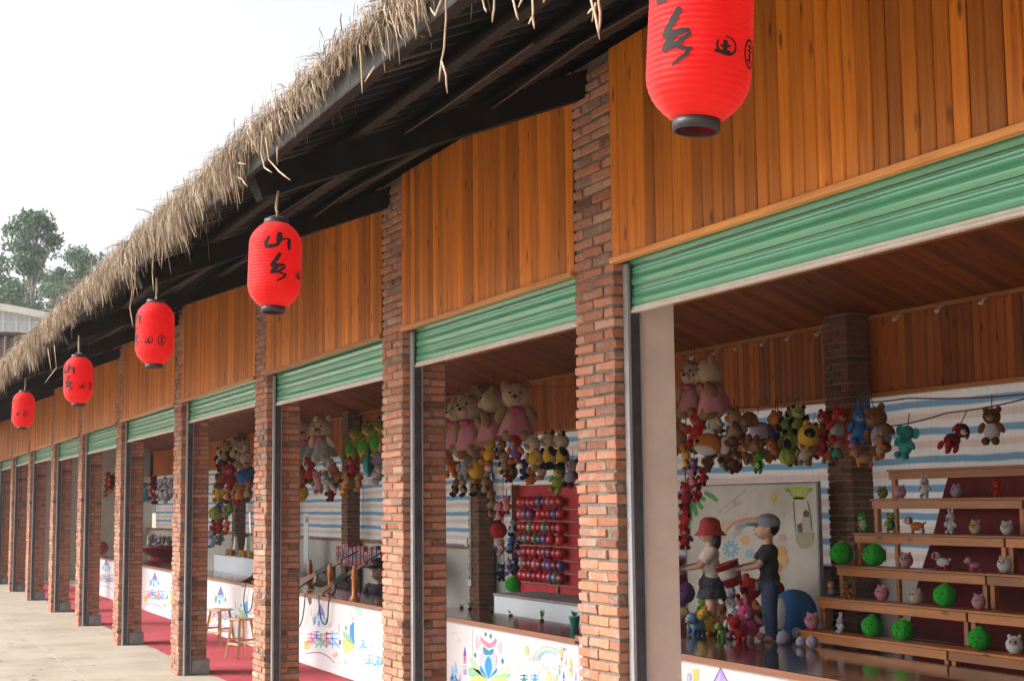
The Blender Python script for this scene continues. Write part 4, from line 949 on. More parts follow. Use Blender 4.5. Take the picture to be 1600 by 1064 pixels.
for k in range(34):                         # the row is two and three toys deep
    x = rx.uniform(1064, 1318); y = rx.uniform(655, 716); c1 = rx.choice(['tan', 'orange', 'brown', 'tan', 'yellow', 'brown', 'cream', 'orange', 'maroon']); c3 = rx.choice(['tan', 'brown', 'orange', 'cream', 'dark_brown', 'white'])
    plush(rx.choice(['bear', 'bear', 'dog', 'rabbit']), x, y, rx.uniform(26, 40), HY+.06+.05*(k % 3), c1, 'cream', c3, 'behind the crowded row before the striped tarp', G0, tilt=rx.gauss(0, .5), cord=.12, rz=rx.gauss(.3, .9))
plush('dog', 1480, 676, 50, HY-.05, 'maroon', 'white', 'red', label='red brown plush dog hanging alone on the slack rope', group=G0, rz=1.3, tilt=.5, cord=.12)
plush('bear', 1549, 664, 58, HY-.05, 'brown', 'tan', 'brown', label='brown plush bear in a white shirt hanging alone on the rope', group=G0, rz=.5, cord=.1, shirt='white')
for (x, y, h, kd, c1, c2, c3) in [(1073, 719, 30, 'bear', 'yellow', 'cream', 'orange'), (1084, 728, 26, 'bear', 'purple', 'lilac', 'navy'), (1083, 747, 32, 'bear', 'pink', 'cream', 'red'), (1098, 743, 30, 'bear', 'red', 'maroon', 'maroon'), (1072, 772, 40, 'bear', 'red', 'pink', 'maroon'), (1090, 768, 30, 'bear', 'maroon', 'white', 'red'), (1071, 806, 36, 'bear', 'red', 'cream', 'red'), (1070, 838, 36, 'rabbit', 'red', 'pink', 'maroon')]:
    plush(kd, x, y, h, 3.2, c1, c2, c3, 'strung in the column beside the painted backdrop', 'plush strung in a column by the backdrop', cord=.06)
rope([hY(1072, 600, 3.25), hY(1071, 720, 3.25), hY(1069, 860, 3.25)], 'rope carrying the column of red plush beside the backdrop')
for k, (x, y, h) in enumerate([(1082, 606, 88), (1118, 602, 94)]):
    plush('bear', x, y, h, 3.3, 'cream', 'cream', 'tan', label='cream plush bear in pink dress above the backdrop, %s' % ('half hidden by the beige pillar', 'next to the rear planks')[k], group='pink dressed bears over the toy figures', rz=.3-.7*k, cord=.18, dress='pink')
# hook line along the ceiling edge
for k, (x, y) in enumerate([(1084, 556), (1118, 549), (1153, 541), (1194, 534), (1234, 526), (1280, 518), (1340, 506), (1402, 494), (1468, 481), (1537, 468)]):
    p = hY(x, y, 4.5); m = MB(); m.tube([p+Vector((0, .06, .03)), p, p+Vector((0, -.02, -.02))], .012, 6); m.ell(p+Vector((0, -.03, -.03)), (.025, .025, .02), 8, 5)
    tag(m.build('ceiling_hook', 'white_plastic', smooth=True), 'small white ceiling hook above the rear plank wall', 'hook', 'white hooks along the ceiling edge')

# ---- tiered display shelves: two units side by side
TZ = [1.105, 1.365, 1.62, 1.885, 2.165, 2.41]; TY = [3.2+.19*k for k in range(6)]
def tier_shelf(x0, x1, label):
    t = thing('tiered_shelf', label, 'shelf', ((x0+x1)/2, 3.6, PZ), group='tiered toy shelves')
    for k in range(6):
        m = MB(); m.box((x0-.02, TY[k], TZ[k]-.02), (x1+.0, TY[k]+.185, TZ[k]), bev=.003); m.build('tier_board', 'shelf_wood', t)
        m = MB(); m.box((x0, TY[k]+.008, TZ[k]-.085), (x1-.01, TY[k]+.026, TZ[k]-.0215), bev=.002); m.build('apron', 'shelf_wood', t)
        for xx in (x0+.005, x1-.06):
            m = MB(); zb = PZ if k == 0 else TZ[k-1]+.001
            m.box((xx, TY[k]+.028, zb), (xx+.045, TY[k]+.07, TZ[k]-.0215), bev=.002); m.build('post', 'shelf_wood', t)
    m = MB(); m.box((x0+.03, 4.17, PZ), (x0+.07, 4.2, TZ[5]-.022)); m.build('rear_leg', 'shelf_wood', t)
    m = MB(); m.box((x1-.07, 4.17, PZ), (x1-.03, 4.2, TZ[5]-.022)); m.build('rear_leg', 'shelf_wood', t)
    return t
XS = hY(1478, 1005, 3.2).x
tier_shelf(-10.21, XS, 'pine tiered shelf with green ball toys on its steps'); tier_shelf(XS+.012, XS+2.4, 'second pine tiered shelf set against the one with green balls')
# dark red cloth hung behind the shelf boards
m = MB(); V = []
pts = [(1448, 742), (1700, 742), (1700, 1010), (1380, 1010), (1413, 880)]
P0 = [hY(a, b, 4.215) for a, b in pts]
nx, nz = 24, 12
for a in range(nx+1):
    for b in range(nz+1):
        z_ = PZ+.002 + (2.38-PZ)*b/nz; f = b/nz
        xl = -10.12 + .62*f**1.2; xr = XS+2.3; xx = xl+(xr-xl)*a/nx
        V.append((xx, 4.225+.012*math.sin(xx*14), z_))
m.add(V, [(a*(nz+1)+b, (a+1)*(nz+1)+b, (a+1)*(nz+1)+b+1, a*(nz+1)+b+1) for a in range(nx) for b in range(nz)])
tag(m.build('backing_cloth', 'red_cloth', smooth=True, recalc=False), 'dark red cloth hung behind the tiered shelf', 'cloth')
TT = [  # tier, px of the middle, height px, kind, colours
 (0, 1266, 28, 'chick', 'pink', 'pink', 'hotpink', 'pink plush ball with feet'), (0, 1311, 28, 'rabbit', 'lilac', 'white', 'white', None), (0, 1360, 34, 'ball', 'bright_green', 'green', 'green', None), (0, 1408, 34, 'ball', 'bright_green', 'green', 'lime', None), (0, 1526, 36, 'ball', 'bright_green', 'green', 'green', None), (0, 1580, 32, 'chick', 'white', 'cream', 'yellow', None),
 (1, 1298, 26, 'bear', 'orange', 'white', 'blue', None), (1, 1324, 28, 'bear', 'brown', 'orange', 'orange', None), (1, 1378, 27, 'chick', 'pink', 'pink', 'hotpink', None), (1, 1431, 26, 'chick', 'cream', 'cream', 'orange', None), (1, 1475, 36, 'ball', 'bright_green', 'green', 'green', None), (1, 1528, 26, 'chick', 'pink', 'lilac', 'hotpink', None),
 (2, 1316, 36, 'ball', 'bright_green', 'green', 'lime', None), (2, 1367, 36, 'ball', 'bright_green', 'green', 'lime', None), (2, 1417, 26, 'chick', 'pink', 'cream', 'tan', None), (2, 1472, 34, 'dog', 'white', 'pink', 'red', None), (2, 1522, 28, 'dog', 'pink', 'white', 'hotpink', None), (2, 1570, 28, 'chick', 'white', 'white', 'grey', None),
 (3, 1352, 32, 'frog', 'green', 'cream', 'cream', None), (3, 1395, 32, 'frog', 'lime', 'maroon', 'green', None), (3, 1433, 32, 'dog', 'orange', 'white', 'white', None), (3, 1490, 36, 'rabbit', 'white', 'grey', 'white', None), (3, 1528, 24, 'chick', 'cream', 'yellow', 'orange', None), (3, 1577, 24, 'chick', 'white', 'white', 'orange', None),
 (4, 1384, 20, 'chick', 'olive', 'olive', 'yellow', None), (4, 1412, 22, 'chick', 'pink', 'lilac', 'pink', None), (4, 1450, 34, 'rabbit', 'white', 'pink', 'white', None), (4, 1500, 22, 'chick', 'lilac', 'pink', 'hotpink', None), (4, 1564, 28, 'bear', 'red', 'orange', 'red', None)]
for (k, x, h, kd, c1, c2, c3, nm) in TT:
    y = TY[k]+.09; c = hY(x, 900, y); c.z = TZ[k]; hh = h/ppm(c)
    plush(kd, 0, 0, 0, y, c1, c2, c3, 'standing on the %s step of the tiered shelf' % ORD[k], 'toys on the tiered shelf', pos=Vector((c.x, y, TZ[k]+hh/2)), size=hh, base=TZ[k]+.001, rz=(.45 if kd != 'dog' else -1.2)+random.gauss(0, .35))

# ---- painted backdrop behind the figures
BY = 4.05
bd = thing('painted_backdrop', 'cream painted cloth backdrop in a frame behind the two bucket carrying children', 'backdrop', (hY(1170, 950, BY).x, BY, PZ))
xl, xr = hY(1072, 800, BY).x, hY(1277, 800, BY).x; zt = hY(1175, 758, BY).z
simple('backdrop_cloth', (.50, .455, .40), .85, .1, 3, bump=.2, bscale=12)
m = MB(); m.box((xl, BY, PZ+.02), (xr, BY+.012, zt)); m.build('cloth', 'backdrop_cloth', bd)
for (a, b) in (((xl-.02, BY-.008, PZ), (xl, BY+.03, zt+.02)), ((xr, BY-.008, PZ), (xr+.025, BY+.03, zt+.02)), ((xl, BY-.008, zt+.001), (xr, BY+.03, zt+.02))):
    m = MB(); m.box(a, b); m.build('frame_bar', 'cement', bd)
a = MB(); z = zpx(1040, 740, 3.286)
def D(c, *p, off=.003): decal(a, z(p), c, BY, off)
def K(c, w, *p, off=.003): stroke(a, z(p), w/3.286, c, BY, off)
for (p, q) in (((110, 90), (190, 180)), ((112, 92), (160, 215)), ((108, 95), (128, 240)), ((112, 90), (205, 135)), ((108, 100), (115, 330)), ((200, 95), (268, 140))): K((.07, .30, .08), 26, p, ((p[0]+q[0])/2+6, (p[1]+q[1])/2), q)
for p in ((356, 150, 10, 18), (555, 120, 20, 34), (295, 265, 10, 30)): D((.55, .40, .08), (p[0]-p[2], p[1]), (p[0], p[1]-p[3]), (p[0]+p[2], p[1]), (p[0], p[1]+p[3]))
for k in range(7): K((.20, .42, .06), 26, (685+6*(k-3), 130), (685+14*(k-3), 95-3*abs(k-3)), (685+24*(k-3), 68+4*abs(k-3)))
for k in range(6): K((.42, .50, .10), 14, (685+8*(k-2.5), 120), (685+20*(k-2.5), 62), off=.0036)
K((.10, .14, .08), 7, (655, 140), (662, 220), (670, 300)); K((.10, .14, .08), 7, (728, 140), (745, 220), (752, 290))
D((.30, .28, .16), (668, 300), (765, 300), (760, 360), (730, 385), (690, 380), (670, 350)); D((.05, .045, .04), (705, 200), (720, 182), (738, 200), (735, 222), (708, 222)); D((.40, .32, .27), (700, 225), (740, 222), (748, 300), (695, 300)); D((.06, .06, .05), (675, 260), (700, 250), (705, 300), (680, 300), off=.0036)
for r, c in ((150, (.52, .22, .18)), (132, (.55, .45, .34)), (116, (.40, .46, .40)), (100, (.25, .42, .46))): K(c, 17, *[(450+r*math.cos(RAD(t)), 335-r*.72*math.sin(RAD(t))) for t in range(60, 181, 15)])
for k in range(10):
    q = 2*math.pi*k/10; K((.10, .32, .44), 12, (335+14*math.cos(q), 385+14*math.sin(q)), (335+44*math.cos(q), 385+44*math.sin(q)))
for (x, y, r, c) in ((410, 340, 26, (.55, .34, .14)), (590, 400, 34, (.58, .30, .08)), (605, 445, 26, (.60, .38, .10)), (580, 480, 24, (.50, .18, .12)), (600, 330, 22, (.55, .30, .28)), (300, 310, 20, (.5, .32, .28)), (430, 410, 24, (.22, .36, .50)), (585, 530, 18, (.5, .35, .1)), (375, 300, 16, (.5, .3, .3)), (560, 270, 18, (.52, .45, .4))):
    for k in range(6): D(c, *[(x+r*.55*math.cos(k*1.047)+r*.5*math.cos(u*1.047), y+r*.55*math.sin(k*1.047)+r*.5*math.sin(u*1.047)) for u in range(6)], off=.003+.0003*k)
rg = random.Random(9)
for k in range(40): x, y = rg.uniform(300, 620), rg.uniform(200, 500); K(rg.choice([(.5, .2, .15), (.2, .3, .4), (.5, .4, .15), (.3, .35, .3)]), 5, (x, y), (x+rg.uniform(-12, 12), y+rg.uniform(-16, 16)))
K((.36, .32, .28), 8, (270, 200), (330, 150), (410, 85)); K((.36, .32, .28), 6, (300, 205), (350, 165), (400, 140))
a.build('painted_picture', 'print', bd, recalc=False)

# ---- heap of toys round the children's feet
GH = 'toys heaped round the children on the platform'
HEAP = [('bear', 1100, 950, 40, 3.3, 'olive', 'lime', 'green'), ('dog', 1085, 965, 32, 3.1, 'tan', 'cream', 'tan'), ('bear', 1130, 970, 40, 3.2, 'cream', 'tan', 'cream'), ('bear', 1160, 935, 60, 3.5, 'red', 'black', 'red'), ('bear', 1150, 958, 44, 3.2, 'white', 'white', 'black'),
        ('dog', 1085, 985, 30, 2.85, 'sky', 'white', 'blue'), ('dog', 1128, 992, 22, 2.85, 'lime', 'white', 'green'), ('bear', 1148, 980, 38, 2.95, 'white', 'red', 'white'), ('bear', 1160, 994, 32, 2.8, 'red', 'red', 'red'), ('rabbit', 1180, 982, 46, 2.95, 'hotpink', 'pink', 'pink'), ('bear', 1135, 960, 30, 3.0, 'brown', 'tan', 'brown'),
        ('chick', 1172, 958, 30, 3.2, 'orange', 'brown', 'yellow'), ('bear', 1108, 905, 40, 3.7, 'lime', 'yellow', 'olive'), ('ball', 1072, 925, 26, 3.4, 'purple', 'purple', 'lilac'), ('bear', 1140, 915, 36, 3.6, 'white', 'cream', 'lilac'), ('bear', 1115, 970, 34, 3.0, 'yellow', 'cream', 'orange'), ('rabbit', 1225, 930, 40, 3.75, 'red', 'orange', 'red')]
for (kd, x, y, h, Y, c1, c2, c3) in HEAP:
    h *= 1.4; c = hY(x, y, Y); hh = h/ppm(c); zb = max(PZ, c.z-hh/2)
    plush(kd, x, y, h, Y, c1, c2, c3, 'in the heap round the children', GH, pos=Vector((c.x, Y, zb+hh/2)), size=hh, base=zb+.002 if zb == PZ else zb, tilt=random.gauss(0, .35))
for (x, y, h) in ((1224, 974, 22), (1250, 957, 16), (1268, 971, 20)):
    c = hY(x, y, 3.0); hh = h/ppm(c); plush('ball', x, y, h, 3.0, 'lilac', 'lilac', 'white', 'lying at the foot of the big blue ball toy', GH, pos=Vector((c.x, 3.0, PZ+hh/2)), size=hh, base=PZ+.002)
# big blue round toy with a pale belly
c = hY(1240, 940, 3.45); R_ = 37/ppm(c); c.z = PZ+R_
t = thing('round_plush', 'big blue round plush toy with a pale belly and red collar', 'plush toy', (c.x, c.y, PZ), .2)
inst('body', SPH, t, (0, 0, R_), (0, 0, 0), (R_, R_, R_), 'plush_azure'); inst('belly', SPH, t, (-R_*.05, -R_*.66, R_*1.0), (0, 0, 0), (R_*.56, R_*.42, R_*.66), 'plush_white'); inst('collar', SPH, t, (-R_*.25, -R_*1.02, R_*1.25), (0, 0, .2), (R_*.24, R_*.18, R_*.2), 'plush_red')
for s in (-1, 1): inst('paw', SPH, t, (s*R_*.7+.03, -R_*.75, R_*.3), (0, 0, 0), (R_*.22,)*3, 'plush_white')

# ================================================================== BALLOON STALL (second opening)
BB = 3.55
xl, xr = hY(812, 850, BB).x, hY(985, 850, BB).x; zt = hY(850, 757, BB).z; zb = hY(850, 935, BB).z
bb = thing('balloon_board', 'red balloon dart board with thin wooden rails behind the lotus counter', 'game board', ((xl+xr)/2, BB, zb))
m = MB(); m.box((xl, BB, zb), (xr, BB+.02, zt)); m.build('back_panel', 'red_board', bb)
m = MB(); m.box((xl-.03, BB-.10, zb), (xl, BB+.02, zt+.01), bev=.002); m.build('side_board', 'counter_edge', bb)
for px in (873, 985):
    x = hY(px, 850, BB).x; m = MB(); m.box((x-.015, BB-.03, zb), (x+.015, BB-.001, zt)); m.build('upright', 'counter_edge', bb)
rows = [784, 803, 823.5, 842, 863, 882, 901]
m = MB(); m.ell((0, 0, 0), (1, 1, 1.15), 16, 10); m.tube([(0, 0, -1.13), (0, 0, -1.25)], [.06, .12], 6); BAL = m.mesh('balloon', None, True); BAL.materials.append(None)
BC = {'red': (.50, .012, .02), 'dark_red': (.26, .01, .02), 'purple': (.18, .05, .18), 'blue': (.06, .07, .20), 'green': (.10, .17, .10), 'pink': (.45, .07, .12), 'white': (.40, .32, .32)}
for k, v in BC.items(): simple('balloon_'+k, v, .22, .05, 4, coat=.3)
rg = random.Random(4); x0 = hY(822, 850, BB).x
for r, py in enumerate(rows):
    zz = hY(850, py, BB-.08).z
    m = MB(); m.box((xl, BB-.05, zz-.092), (xr, BB-.0005, zz-.080)); m.build('rail', 'counter_edge', bb)
    for k in range(9):
        xx = x0+.02+.135*k
        if xx > xr-.05: break
        if rg.random() < .08: continue
        cn = rg.choice(['red', 'red', 'red', 'dark red', 'dark red', 'dark red', 'purple', 'red', 'pink', 'purple', 'green', 'white', 'red', 'blue']); s = .060*rg.uniform(.88, 1.08)
        o = inst('balloon', BAL, None, (xx+rg.uniform(-.008, .008), BB-.068, zz), (rg.gauss(0, .12), rg.gauss(0, .15), 0), (s, s, s), 'balloon_'+cn.replace(' ', '_'))
        tag(o, '%s balloon in the %s row of the red dart board' % (cn, ORD[r]), 'balloon', 'balloons in rows on the red dart board')
# white table under the board
zt2 = hY(772, 926, 2.95).z; x0 = hY(772, 926, 2.95).x; zt2b = hY(905, 955, 2.95).z
m = MB(); m.box((x0, 2.95, zt2-.42), (xr+.1, 3.60, zt2-.004)); o = m.mesh('apron', 'white_table')
t = thing('white_table', 'long white table below the red balloon board', 'table', ((x0+xr)/2, 3.2, 0))
m = MB(); m.box((x0-.01, 2.94, zt2-.03), (xr+.1, 3.66, zt2), bev=.003); m.build('table_top', 'cement', t)
m = MB(); m.box((x0, 2.95, .05), (xr+.09, 2.97, zt2-.031)); m.build('front_board', 'white_table', t)
m = MB(); m.box((x0, 2.971, .0), (x0+.02, 3.64, zt2-.031)); m.build('side_board', 'white_table', t)
m = MB(); m.box((xr+.07, 2.971, .0), (xr+.09, 3.64, zt2-.031)); m.build('side_board', 'white_table', t)
# bears in pink dresses and the toys below them
G1 = 'pink dressed bears hanging over the lotus counter'
for k, (x, y, h) in enumerate([(716, 663, 86), (739, 661, 98), (768, 648, 90), (806, 640, 90)]):
    plush('bear', x, y, h, 3.0, 'cream', 'cream', 'tan', label='cream bear in pink dress over the lotus counter, %s from the shutter rail' % ('nearest', 'second', 'third', 'farthest')[k], group=G1, rz=(.2, .5, -.6, 1.1)[k], cord=.2, dress='pink', tilt=(.05, -.1, .08, 0)[k])
rope([hY(690, 612, 3.0), hY(760, 606, 3.0), hY(830, 602, 3.0), hY(905, 600, 3.0)], 'rope the four pink dressed bears hang from')
W1 = 'in the cluster over the lotus counter'; G1b = 'plush cluster over the lotus counter'
H1 = [('dog', 708, 722, 42, 'orange', 'yellow', 'orange', None), ('bear', 728, 726, 44, 'grey', 'white', 'grey', None), ('chick', 746, 733, 30, 'yellow', 'orange', 'orange', None), ('bear', 763, 704, 42, 'yellow', 'cream', 'orange', None), ('bear', 766, 726, 32, 'tan', 'cream', 'tan', 'lilac'), ('bear', 781, 702, 30, 'orange', 'cream', 'navy', None),
      ('bear', 790, 722, 34, 'tan', 'pink', 'brown', None), ('bear', 808, 700, 44, 'red', 'cream', 'orange', 'purple'), ('bear', 803, 730, 38, 'brown', 'tan', 'dark_brown', None), ('bear', 822, 731, 32, 'navy', 'white', 'navy', None), ('chick', 829, 745, 22, 'orange', 'red', 'orange', None), ('bear', 795, 741, 24, 'maroon', 'tan', 'maroon', None),
      ('bear', 841, 706, 58, 'cream', 'tan', 'tan', 'yellow'), ('bear', 861, 702, 58, 'cream', 'tan', 'black', 'yellow'), ('bear', 881, 703, 58, 'cream', 'tan', 'black', 'yellow'), ('bear', 847, 730, 36, 'tan', 'cream', 'tan', None), ('bear', 868, 746, 42, 'lime', 'yellow', 'lime', None), ('bear', 889, 738, 44, 'grey', 'pink', 'maroon', None),
      ('bear', 710, 760, 28, 'brown', 'yellow', 'black', None), ('bear', 726, 760, 28, 'tan', 'yellow', 'black', None), ('bear', 743, 758, 32, 'brown', 'yellow', 'black', None), ('bear', 757, 760, 28, 'tan', 'yellow', 'dark_brown', None), ('fish', 770, 744, 16, 'sky', 'blue', 'white', None), ('bear', 769, 768, 30, 'tan', 'cream', 'brown', None)]
for k, (kd, x, y, h, c1, c2, c3, sh) in enumerate(H1):
    w = W1 if not (kd == 'bear' and sh) else 'in %s shirt over the lotus counter' % cw(sh)
    plush(kd, x, y, h, 2.9+.06*(k % 3), c1, c2, c3, w, G1b, tilt=random.gauss(0, .2), cord=.10, shirt=sh)
for (x, y, h, kd, c1, c2, c3) in [(769, 796, 34, 'bear', 'tan', 'cream', 'brown'), (781, 800, 34, 'bear', 'pink', 'cream', 'maroon'), (792, 788, 28, 'bear', 'pink', 'cream', 'red'), (779, 828, 24, 'ball', 'red', 'red', 'maroon'), (801, 823, 26, 'bear', 'grey', 'white', 'black'), (784, 853, 26, 'bear', 'tan', 'cream', 'lilac'), (799, 850, 26, 'bear', 'blue', 'sky', 'navy'), (809, 852, 18, 'bear', 'black', 'cream', 'pink'), (784, 893, 26, 'bear', 'navy', 'grey', 'black'), (795, 884, 26, 'bear', 'lilac', 'purple', 'purple'), (806, 882, 26, 'rabbit', 'navy', 'white', 'navy')]:
    plush(kd, x, y, h, 2.75, c1, c2, c3, 'strung in the column before the white wall', 'plush strung in a column before the white wall', cord=.08)
plush('ball', 801, 912, 22, 2.75, 'bright_green', 'green', 'lime', label='bright green plush ball at the bottom of the plush column', group='plush strung in a column before the white wall', cord=.05)
rope([hY(786, 740, 2.78), hY(786, 830, 2.78), hY(788, 905, 2.78)], 'thin rope down the plush column before the white wall', .004); rope([hY(801, 740, 2.78), hY(800, 830, 2.78), hY(801, 903, 2.78)], 'thin rope to the bright green ball at the column end', .004)
# conduit and switch boxes on the rear pillar
p0 = hY(735, 780, 4.285); p1 = hY(735, 905, 4.285); t = thing('wall_conduit', 'white cable conduit with a junction box on the rear brick pillar', 'conduit', (p0.x, p0.y, p1.z))
m = MB(); m.tube([Vector((p0.x, 4.285, p1.z)), Vector((p0.x, 4.285, 3.0))], .014, 8); m.build('pipe', 'white_plastic', t, smooth=True)
m = MB(); m.box((p0.x-.05, 4.262, p1.z-.09), (p0.x+.05, 4.298, p1.z), bev=.004); m.build('junction_box', 'white_plastic', t)
q = hY(729, 847, 4.285); m = MB(); m.box((q.x-.05, 4.272, q.z-.06), (q.x+.04, 4.299, q.z+.06), bev=.004); m.build('wall_switch', 'white_plastic', t)
# seedlings and the green pot on the lotus counter
def sprout(px, py, n, h, label, pot=None):
    zt_ = 1.0; c = hZ(px, py, zt_); c.y = max(1.86, min(2.36, c.y)); t = thing('potted_sprout', label, 'plant', (c.x, c.y, zt_), group='small plants on the lotus counter')
    b0 = 0.0
    if pot:
        m = MB(); m.lathe([(.0, .002), (.035, .002), (.052, .10), (.058, .10), (.056, .115), (.045, .112), (.04, .09), (0, .088)], 20); m.build('pot', pot, t, smooth=True, local=True); b0 = .09
    else:
        m = MB(); m.lathe([(0, .001), (.02, .001), (.024, .018), (0, .02)], 12); m.build('pot', 'plush_dark_brown', t, smooth=True, local=True); b0 = .018
    m = MB()
    for k in range(n):
        a_ = random.uniform(0, 6.28); hh = h*random.uniform(.6, 1); e = Vector((math.cos(a_), math.sin(a_), 0)); s_ = Vector((-e.y, e.x, 0))*.010; o_ = Vector((0, 0, b0))
        m.add([o_-s_*.3, o_+s_*.3, o_+e*.02+Vector((0, 0, hh*.6))+s_, o_+e*.045+Vector((0, 0, hh)), o_+e*.02+Vector((0, 0, hh*.6))-s_], [(0, 1, 2, 3, 4)])
    m.build('leaves', 'sprout_leaf', t, local=True, recalc=False)
simple('pot_green', (.05, .36, .26), .4, .08, 5)
sprout(898, 981, 9, .09, 'turquoise pot with a sprout at the end of the lotus counter', 'pot_green')
for (x, y, n, h, l) in ((777, 950, 7, .12, 'tall thin seedling on the lotus counter'), (763, 948, 8, .035, 'flat brown seedling on the lotus counter'), (813, 955, 3, .06, 'tiny seedling on the lotus counter below the green ball'), (840, 960, 3, .05, 'tiny seedling on the lotus counter below the balloon board'), (880, 968, 6, .11, 'thin seedling next to the turquoise pot')): sprout(x, y, n, h, l)

# ================================================================== CHILDREN (carrying buckets, facing out over the counter)
simple('skin', (.50, .30, .21), .55, .08, 20)
simple('skin_dark', (.36, .20, .13), .55, .08, 20)
simple('hair_black', (.012, .010, .010), .5, .2, 60)
simple('shirt_black', (.018, .019, .024), .85, .3, 20, bump=.9, bscale=16); simple('jeans', (.025, .045, .10), .9, .5, 14, bump=.9, bscale=14); simple('shoe_tan', (.36, .25, .16), .7, .2, 20)
simple('cap_grey', (.20, .23, .29), .85, .15, 30); simple('hat_red', (.36, .03, .035), .85, .2, 30); simple('blouse', (.60, .50, .45), .85, .2, 20, bump=.9, bscale=18); simple('skirt_dark', (.045, .045, .06), .9, .9, 45); simple('jacket_dark', (.03, .03, .04), .85, .2, 20)
simple('bucket_rim', (.30, .25, .23), .5, .2, 8); simple('bucket_red', (.30, .02, .03), .4, .1, 8); simple('bucket_white', (.6, .6, .58), .4, .05, 8); simple('lip_red', (.35, .10, .09), .5, .1, 10)
def fused(mb, name, mat, parent, voxel=.007, smooth_it=2):
    """union of the collected pieces as one continuous skin"""
    o = mb.build(name, mat, parent, smooth=True, local=True)
    r = o.modifiers.new('r', 'REMESH'); r.mode = 'VOXEL'; r.voxel_size = voxel; r.use_smooth_shade = True
    s = o.modifiers.new('s', 'SMOOTH'); s.iterations = smooth_it; s.factor = .5
    dg = bpy.context.evaluated_depsgraph_get(); me = bpy.data.meshes.new_from_object(o.evaluated_get(dg)); o.modifiers.clear(); o.data = me
    if not me.materials: me.materials.append(MATS[mat])
    return o
def limb(mb, pts, rad, n=10):
    P, R = [], []
    for i in range(len(pts)-1):
        for k in range(4):
            t = k/4; P.append(Vector(pts[i]).lerp(Vector(pts[i+1]), t)); R.append(rad[i]+(rad[i+1]-rad[i])*t)
    P.append(Vector(pts[-1])); R.append(rad[-1]); mb.tube(P, R, n)
    for p, r in zip(pts, rad): mb.ell(p, (r, r, r), 10, 6)
def hand(mb, w, d, s, sc_=1.0):
    """hand at wrist w with the fingers along d, curling; s side"""
    w = Vector(w); d = Vector(d).normalized(); up = Vector((0, 0, 1)); lat = d.cross(up).normalized()
    mb.ell(w+d*.022*sc_, (.020*sc_, .024*sc_, .014*sc_), 10, 6)
    for k in range(4):
        b = w+d*.036*sc_+lat*(.008*(k-1.5))*sc_; L = (.020, .025, .024, .018)[k]*sc_
        mb.tube([b, b+d*L, b+d*L*1.4-up*L*.6, b+d*L*1.3-up*L*1.3], [.0052*sc_, .005*sc_, .0045*sc_, .004*sc_], 6)
    b = w+d*.012*sc_-lat*s*.016*sc_; mb.tube([b, b-lat*s*.012*sc_+d*.014*sc_, b-lat*s*.012*sc_+d*.028*sc_-up*.006], [.006*sc_, .0055*sc_, .0045*sc_], 6)
